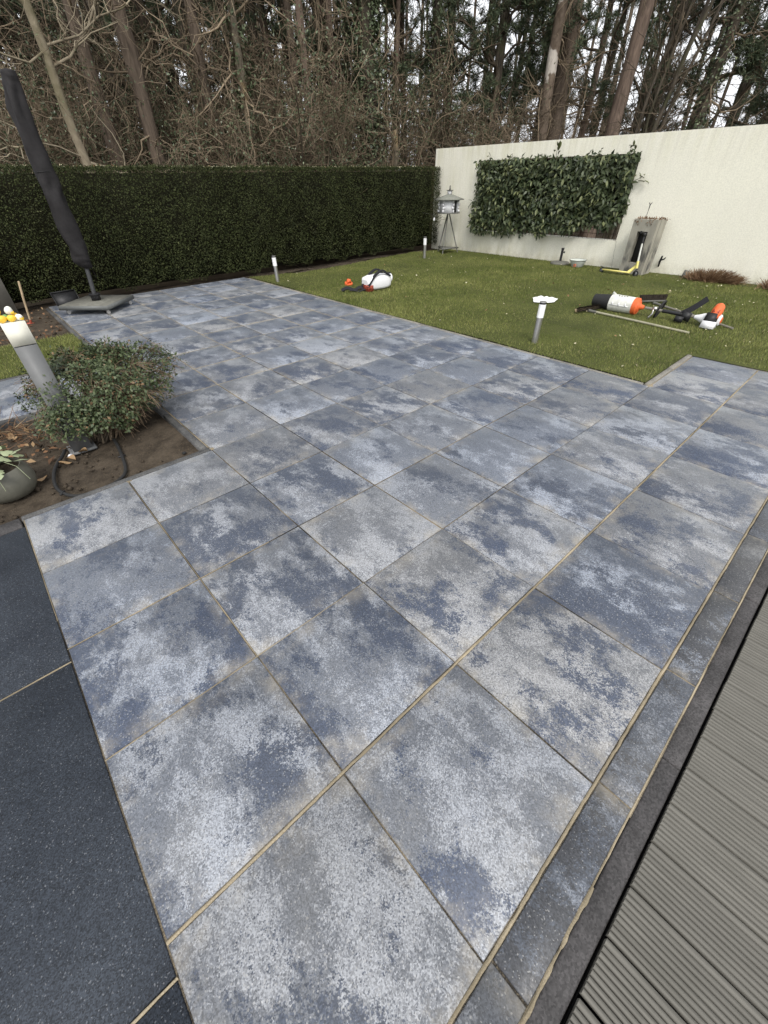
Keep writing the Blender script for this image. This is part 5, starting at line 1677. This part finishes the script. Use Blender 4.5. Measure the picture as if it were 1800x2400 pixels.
# ------------------------------------------------------------------ trees one can single out
yt = thing('young_tree', 'pale smooth barked young tree forking left above the hedge', 'tree', (1.92, 11.8, -0.12))
r = np.random.default_rng(2)
P = np.array([[0, 0, 0], [0.0, 0, 0.9], [0.02, 0, 1.9], [-0.02, 0.02, 2.7], [0.0, 0, 3.5], [-0.02, 0, 4.15]], float)
obj('trunk', MB().tube(P, [0.10, 0.088, 0.082, 0.078, 0.074, 0.07], 12), MT['bark_grey'], yt, smooth=60)
limbs = np.array([[[-0.02, 0, 4.1], [-0.16, 0.05, 4.5], [-0.30, 0, 5.0], [-0.40, -0.05, 5.6], [-0.52, 0, 6.4], [-0.6, 0, 7.3]],
                  [[-0.02, 0, 4.1], [0.10, 0.0, 4.4], [0.28, 0.05, 4.7], [0.36, 0.1, 5.2], [0.40, 0.1, 6.0], [0.5, 0.1, 7.0]],
                  [[-0.02, 0, 3.95], [-0.25, -0.05, 4.25], [-0.55, -0.1, 4.55], [-0.9, -0.1, 4.8], [-1.2, -0.2, 5.2], [-1.5, -0.2, 5.8]],
                  [[0.0, 0, 3.55], [0.25, -0.1, 3.62], [0.6, -0.15, 3.72], [1.0, -0.2, 3.98], [1.4, -0.3, 4.1], [1.9, -0.35, 4.4]],
                  [[0.0, 0, 2.05], [0.35, -0.1, 1.95], [0.7, -0.2, 1.75], [1.1, -0.2, 1.62], [1.35, -0.25, 1.5], [1.6, -0.3, 1.2]],
                  [[0.0, 0, 3.3], [0.35, -0.1, 3.45], [0.8, -0.1, 3.85], [1.25, 0.0, 4.4], [1.5, 0.1, 5.0], [1.7, 0.1, 5.8]],
                  [[0.0, 0, 4.0], [0.2, -0.2, 4.3], [0.75, -0.3, 4.35], [1.4, -0.3, 4.3], [2.0, -0.3, 4.45], [2.5, -0.3, 4.9]],
                  [[0.0, 0, 2.1], [-0.4, -0.15, 2.25], [-0.75, -0.3, 2.3], [-1.1, -0.4, 2.2], [-1.4, -0.4, 2.3], [-1.7, -0.5, 2.5]],
                  [[0.0, 0, 3.5], [-0.35, -0.2, 3.3], [-0.7, -0.3, 3.35], [-1.1, -0.4, 3.5], [-1.5, -0.4, 3.5], [-1.9, -0.5, 3.7]]])
lr_ = np.array([0.050, 0.046, 0.036, 0.022, 0.024, 0.026, 0.026, 0.016, 0.020])
for q in range(9):
    obj('limb', MB().tube(limbs[q], lr_[q] * np.linspace(1, 0.35, 6), 7), MT['bark_grey'], yt, smooth=60)
Q = grow(r, limbs, 90, 0.2, 1, 0.3, 1.2, 0.5, 0.8, 0.1, 6, 0.06)
Q2 = grow(r, Q, 500, 0.2, 1, 0.1, 0.5, 0.6, 0.7, 0.1, 4, 0.06)
obj('twigs', MB().add(*tubes(Q, rad(90, 6, 0.011, 0.004, r), 4)).add(*tubes(Q2, rad(500, 4, 0.0045, 0.002, r), 3)), MT['twig_pale'], yt)['kind'] = 'stuff'

tree('pine_tree', 'thick brown pine trunk just right of the pale young tree', (*polar(74.1, 13.2),), 0.145, 12, 'bark_pine', 31, (-0.005, 0), 30, 8, 0.6)
tree('pine_tree', 'thick reddish brown pine trunk rising behind the left half of the hedge', (*polar(70.4, 12.9),), 0.155, 12, 'bark_pine', 32, (-0.01, 0), 30, 8, 0.6)
tree('pine_tree', 'straight brown pine trunk standing left of the lichen covered tree', (*polar(64.6, 14.4),), 0.13, 12, 'bark_pine', 33, (0, 0), 40, 8, 0.5)
tree('lichen_tree', 'slim pale lichen covered trunk with ivy leaves left of the hedge middle', (*polar(61.6, 12.8),), 0.085, 10, 'bark_lichen', 34, (0, 0), 34, 0, 0.6, ivy=1700, twigs=420)
tree('pine_tree', 'slim reddish pine trunk above the middle of the hedge', (*polar(55.1, 14.6),), 0.105, 12, 'bark_red', 35, (0.0, 0.0), 30, 9, 0.55, ivy=700)
tree('dark_tree', 'dark trunk in the shade left of the ivy clad tree', (14.33, 20.0), 0.20, 12, 'bark_dark', 36, (0, 0), 40, 9, 0.4)
tree('ivy_clad_tree', 'thick trunk wrapped in dark ivy right of the hedge middle', (9.84, 12.30), 0.22, 10, 'bark_dark', 37, (-0.004, 0.004), 34, 0, 0.7, ivy=7500, twigs=500, twig='twig')
st = tree('broken_tree', 'short broken orange lichen trunk beside the ivy clad tree', (10.05, 11.46), 0.085, 2.75, 'bark_lichen', 38, (0, 0), 6, 0, 0.8, twigs=40, taper=0.8, blen=(0.2, 0.6))
tree('flaking_tree', 'trunk with flaking whitish bark above the laurel', (13.65, 9.03), 0.155, 11, 'bark_birch', 39, (0.003, 0), 26, 0, 0.6, twigs=420)
tree('pine_tree', 'thick brown pine trunk right behind the flaking whitish one', (15.11, 9.53), 0.244, 13, 'bark_pine', 40, (0, 0), 36, 14, 0.35, tuft=1700)
tree('pine_tree', 'smooth pinkish brown pine trunk above the right end of the laurel', (15.48, 7.75), 0.205, 13, 'bark_red', 41, (0.012, -0.006), 8, 16, 0.42, tuft=1900, twigs=80)
tree('ivy_clad_tree', 'dark slender trunk with ivy standing in the open sky at right', (16.24, 5.86), 0.125, 12, 'bark_dark', 42, (0.012, -0.012), 26, 10, 0.55, ivy=2600)
tree('pine_tree', 'thin leaning pine with needle clumps near the right edge', (20.32, 6.19), 0.115, 10, 'bark_dark', 43, (0.03, -0.02), 10, 30, 0.26, tuft=5200, twigs=80, twig='twig_dark')
tree('pine_tree', 'dark pine with low needle branches at the right edge', (17.67, 4.35), 0.15, 10, 'bark_dark', 44, (0.04, -0.03), 14, 30, 0.2, tuft=5200, twigs=120, twig='twig_dark')
tree('evergreen_tree', 'dense dark evergreen above the left part of the cream wall', (*polar(36.5, 18.0),), 0.16, 11, 'bark_dark', 45, (0, 0), 10, 46, 0.14, tuft=6500, twigs=60, twig='twig_dark')
tree('evergreen_tree', 'dark evergreen with ivy above the far end of the wall', (*polar(42.5, 19.0),), 0.15, 11, 'bark_dark', 145, (0, 0), 10, 26, 0.2, tuft=2400, twigs=60, twig='twig_dark', ivy=2500)
tree('evergreen_tree', 'dark evergreen crown between the pinkish pine and the ivy trunk', (*polar(22.5, 24.0),), 0.14, 11, 'bark_dark', 146, (0, 0), 10, 34, 0.18, tuft=4600, twigs=60, twig='twig_dark')
tree('evergreen_tree', 'dark evergreen mass left of the flaking whitish trunk', (*polar(32.5, 21.0),), 0.15, 11, 'bark_dark', 148, (0, 0), 10, 24, 0.2, tuft=2400, twigs=60, twig='twig_dark')
tree('evergreen_tree', 'dark evergreen deep in the wood behind the left pines', (*polar(67.5, 19.5),), 0.15, 11, 'bark_dark', 149, (0, 0), 10, 36, 0.2, tuft=4000, twigs=60, twig='twig_dark', ivy=1500)
tree('evergreen_tree', 'dark green needle tree rising behind the ivy clad tree', (*polar(49.5, 20.0),), 0.18, 12, 'bark_dark', 46, (0, 0), 10, 28, 0.3, tuft=3000, twigs=60, twig='twig_dark')
# multi-stemmed tree
r = np.random.default_rng(48)
ms = thing('multi_stem_tree', 'bare tree of several thin stems fanning right behind the wall', 'tree', (12.95, 5.95, -0.12))
a = r.uniform(0, 2 * math.pi, 7)
t_ = np.linspace(0, 1, 10)
sp_ = r.uniform(0.3, 2.4, 7)
Pm = np.stack([0.15 * np.cos(a)[:, None] + (0.5 + 0.3 * np.cos(a))[:, None] * sp_[:, None] * t_ ** 1.3, 0.15 * np.sin(a)[:, None] + (-0.75 + 0.7 * np.sin(a))[:, None] * sp_[:, None] * t_ ** 1.3, 8.0 * t_[None] * r.uniform(0.85, 1.1, 7)[:, None]], -1)
Pm[:, 1:, :2] += np.cumsum(r.normal(size=(7, 9, 2)) * 0.06, 1)
Pm = Pm[[0, 2, 3, 5, 6]]
for q in range(5):
    obj('stem', MB().tube(Pm[q], np.linspace(0.050, 0.018, 10) * r.uniform(0.55, 1.25), 8), MT['bark_dark'], ms, smooth=60)
Q = grow(r, Pm, 130, 0.15, 1, 0.5, 1.6, 0.6, 0.7, 0.25, 6, 0.05)
Q2 = grow(r, Q, 900, 0.15, 1, 0.2, 0.7, 0.6, 0.7, 0.15, 4, 0.05)
obj('twigs', MB().add(*tubes(Q, rad(130, 6, 0.014, 0.005, r), 4)).add(*tubes(Q2, rad(900, 4, 0.0065, 0.003, r), 3)), MT['twig_dark'], ms)['kind'] = 'stuff'

# ------------------------------------------------------------------ bare thicket bushes
def bush_proto(seed, nst, h, spread, nb, nt, mats, leafn=0):
    r = np.random.default_rng(seed)
    t = thing('thicket_bush', 'bare brown twiggy bush in the thicket behind the hedge', 'bush', (0, 0, -0.12), group='bare bushes behind the hedge')
    a = r.uniform(0, 2 * math.pi, nst)
    t_ = np.linspace(0, 1, 9)
    sp_ = r.uniform(0.2, 1, nst) * spread
    P = np.stack([0.2 * r.normal(size=nst)[:, None] + np.cos(a)[:, None] * sp_[:, None] * t_ ** 1.4, 0.2 * r.normal(size=nst)[:, None] + np.sin(a)[:, None] * sp_[:, None] * t_ ** 1.4, h * r.uniform(0.6, 1.1, nst)[:, None] * t_[None]], -1)
    P[:, 1:] += np.cumsum(r.normal(size=(nst, 8, 3)) * 0.05, 1)
    obj('stems', MB().add(*tubes(P, rad(nst, 9, 0.024, 0.008, r), 5)), MT[mats[0]], t)['kind'] = 'stuff'
    Q = grow(r, P, nb, 0.08, 1, 0.35, 1.3, 0.45, 0.85, 0.1, 6, 0.07)
    Q2 = grow(r, Q, nt, 0.1, 1, 0.15, 0.6, 0.5, 0.8, 0.0, 4, 0.08)
    obj('twigs', MB().add(*tubes(Q, rad(nb, 6, 0.011, 0.004, r), 3)).add(*tubes(Q2, rad(nt, 4, 0.0055, 0.003, r), 3)), MT[mats[1]], t)['kind'] = 'stuff'
    if leafn:
        i_ = r.integers(0, nt, leafn)
        S_ = Q2[i_, r.integers(0, 4, leafn)] + r.normal(size=(leafn, 3)) * 0.05
        L_ = r.uniform(0.035, 0.07, leafn)
        obj('foliage', MB().add(*leaves(S_, unit(leafn, r) + np.array([0, 0, -0.3]), unit(leafn, r) + np.array([0, 0, 1.0]), L_, L_ * 0.55, 0.15)), MT['ivy'], t)['kind'] = 'stuff'
    return t


protos = [bush_proto(61, 16, 4.6, 1.5, 190, 2100, ('twig', 'twig')),
          bush_proto(62, 20, 3.4, 1.7, 200, 2300, ('twig_dark', 'twig')),
          bush_proto(63, 12, 6.0, 1.6, 190, 2000, ('twig', 'twig_dark')),
          bush_proto(64, 22, 2.6, 1.6, 200, 2300, ('twig_pale', 'twig_pale'))]
leafy = [bush_proto(65, 16, 3.6, 1.4, 180, 1400, ('twig_dark', 'twig'), 5200),
         bush_proto(66, 18, 2.6, 1.5, 180, 1400, ('twig', 'twig'), 4400)]
for q in leafy:
    q['label'] = 'twiggy bush with dull green leaves in the thicket behind the hedge'
    q['group'] = 'leafy bushes behind the hedge'
spots = []
fr_ = np.random.default_rng(77)
for ang_, D in ((84, 13.6), (80.5, 14.2), (77.5, 13.8), (74, 14.2), (71, 13.2), (68, 13.6), (65, 12.8), (62, 14.0), (59.5, 13.2), (57, 14.6), (54.5, 13.8), (52, 15.2), (49.5, 14.6), (46.5, 15.8), (44, 15.9), (41.5, 16.4), (39, 15.6), (36, 15.0), (33, 14.4), (87.5, 12.6), (90.5, 13.5),
                (82, 16.5), (70, 17.5), (61, 18.2), (51, 19), (46, 19.4), (40, 20), (34.5, 19), (27, 19),):
    spots.append((ang_, D))
first = set()
for q, (ang_, D) in enumerate(spots):
    src = protos[(q * 7 + q // 4) % 4] if q >= 3 else protos[q]
    x, y = polar(ang_ + fr_.normal() * 0.4, D + (1.2 if ang_ > 57 and D < 15 else 0))
    if not (y > 12.4 or x > 12.2):
        y = 12.5 if ang_ > 50 else y
        x = x if ang_ > 50 else 12.4
    s = fr_.uniform(0.85, 1.15) * (1.0 if D < 16 else 1.05)
    low_ = 0.5 if ang_ < 32 else (0.55 if ang_ < 56 else 0.64)
    sc_ = (s, s, s * fr_.uniform(0.9, 1.15) * low_)
    rz = (0, 0, fr_.uniform(0, 6.28))
    if id(src) not in first:
        first.add(id(src))
        src.location = (x, y, -0.12)
        src.rotation_euler = rz
        src.scale = sc_
    else:
        copy_tree(src, (x, y, -0.12), rz, sc_)
for q, (ang_, D) in enumerate(((80, 12.8), (74.5, 14.6), (69.5, 14.2), (64, 13.4), (61.5, 12.6), (58, 15.4), (55.5, 13.4), (86, 14), (66.5, 15.6), (52.5, 16.8), (77, 15.6), (47, 16.4), (43, 17.2), (38.5, 16.2), (72, 13.4), (83, 13.2), (63, 16.5))):
    src = leafy[q % 2]
    x, y = polar(ang_, D)
    s = fr_.uniform(0.9, 1.15)
    if q < 2:
        src.location = (x, y, -0.12)
        src.scale = (s, s, s)
    else:
        copy_tree(src, (x, y, -0.12), (0, 0, fr_.uniform(0, 6.28)), (s, s, s))

# ------------------------------------------------------------------ slender pines further in
far_lab = 'slender brown pine trunk standing among many in the wood behind'
fp = [tree('background_pine', far_lab, (0, 0), 0.12, 12, 'bark_pine', 81, (0, 0), 40, 18, 0.3, tuft=1900, group='background pines', twigs=380),
      tree('background_pine', far_lab, (0, 0), 0.10, 12, 'bark_red', 82, (0, 0), 36, 18, 0.28, tuft=1900, group='background pines', twigs=380),
      tree('background_pine', far_lab, (0, 0), 0.14, 12, 'bark_dark', 83, (0, 0), 44, 16, 0.32, tuft=1700, group='background pines', twigs=420, twig='twig_dark')]
pr_ = np.random.default_rng(9)
cand = []
for q in range(60):
    ang_ = 8 + 80 * ((q * 0.618034) % 1.0)
    D = pr_.uniform(20, 36)
    if ang_ < 30 and q % 2:
        continue
    cand.append((ang_, D))
for q in range(18):
    cand.append((46 + 41 * ((q * 0.618034 + 0.3) % 1.0), pr_.uniform(15.5, 20.5)))
for q, (ang_, D) in enumerate(cand):
    x, y = polar(ang_, D)
    s = pr_.uniform(0.8, 1.3)
    sc_ = (s, s, pr_.uniform(0.9, 1.1))
    rz = (pr_.normal() * 0.02, pr_.normal() * 0.02, pr_.uniform(0, 6.28))
    if q < 3:
        fp[q].location = (x, y, -0.12)
        fp[q].rotation_euler = rz
    else:
        copy_tree(fp[q % 3], (x, y, -0.12), rz, sc_)

# ------------------------------------------------------------------ far wood, one mass
r = np.random.default_rng(99)
M_ = 260
an = np.radians(r.uniform(-2, 97, M_))
DD = r.uniform(34, 70, M_)
keep_ = r.uniform(size=M_) < np.interp(np.degrees(an), [0, 44, 62, 75, 97], [0.32, 0.38, 0.55, 0.7, 0.8])
an, DD = an[keep_], DD[keep_]
M_ = len(an)
t_ = np.linspace(0, 1, 5)
bx_, by_ = EX + DD * np.cos(an), EY + DD * np.sin(an)
P = np.stack([bx_[:, None] + r.normal(size=(M_, 1)) * 0.4 * t_, by_[:, None] + r.normal(size=(M_, 1)) * 0.4 * t_, 16 * t_[None].repeat(M_, 0) - 0.1], -1)
fw = MB().add(*tubes(P, rad(M_, 5, 0.17, 0.09, r), 6))
Q = grow(r, P, 1900, 0.05, 1, 0.8, 3.0, 0.2, 1.0, 0.15, 4, 0.06)
fw.add(*tubes(Q, rad(1900, 4, 0.03, 0.012, r), 3))
Q2 = grow(r, Q, 7000, 0.1, 1, 0.4, 1.6, 0.5, 0.8, 0.05, 3, 0.06)
fw.add(*tubes(Q2, rad(7000, 3, 0.014, 0.008, r), 3))
stuff(obj('far_wood', fw, MT['twig_dark']), 'far trunks and twigs of the wood merging into one mass', 'wood')
V, F = tufts(r, Q, 5200, 0.32, 0.03, 6)
stuff(obj('far_needles', MB().add(V, F), MT['needle']), 'dull green needle foliage of the far wood', 'wood')
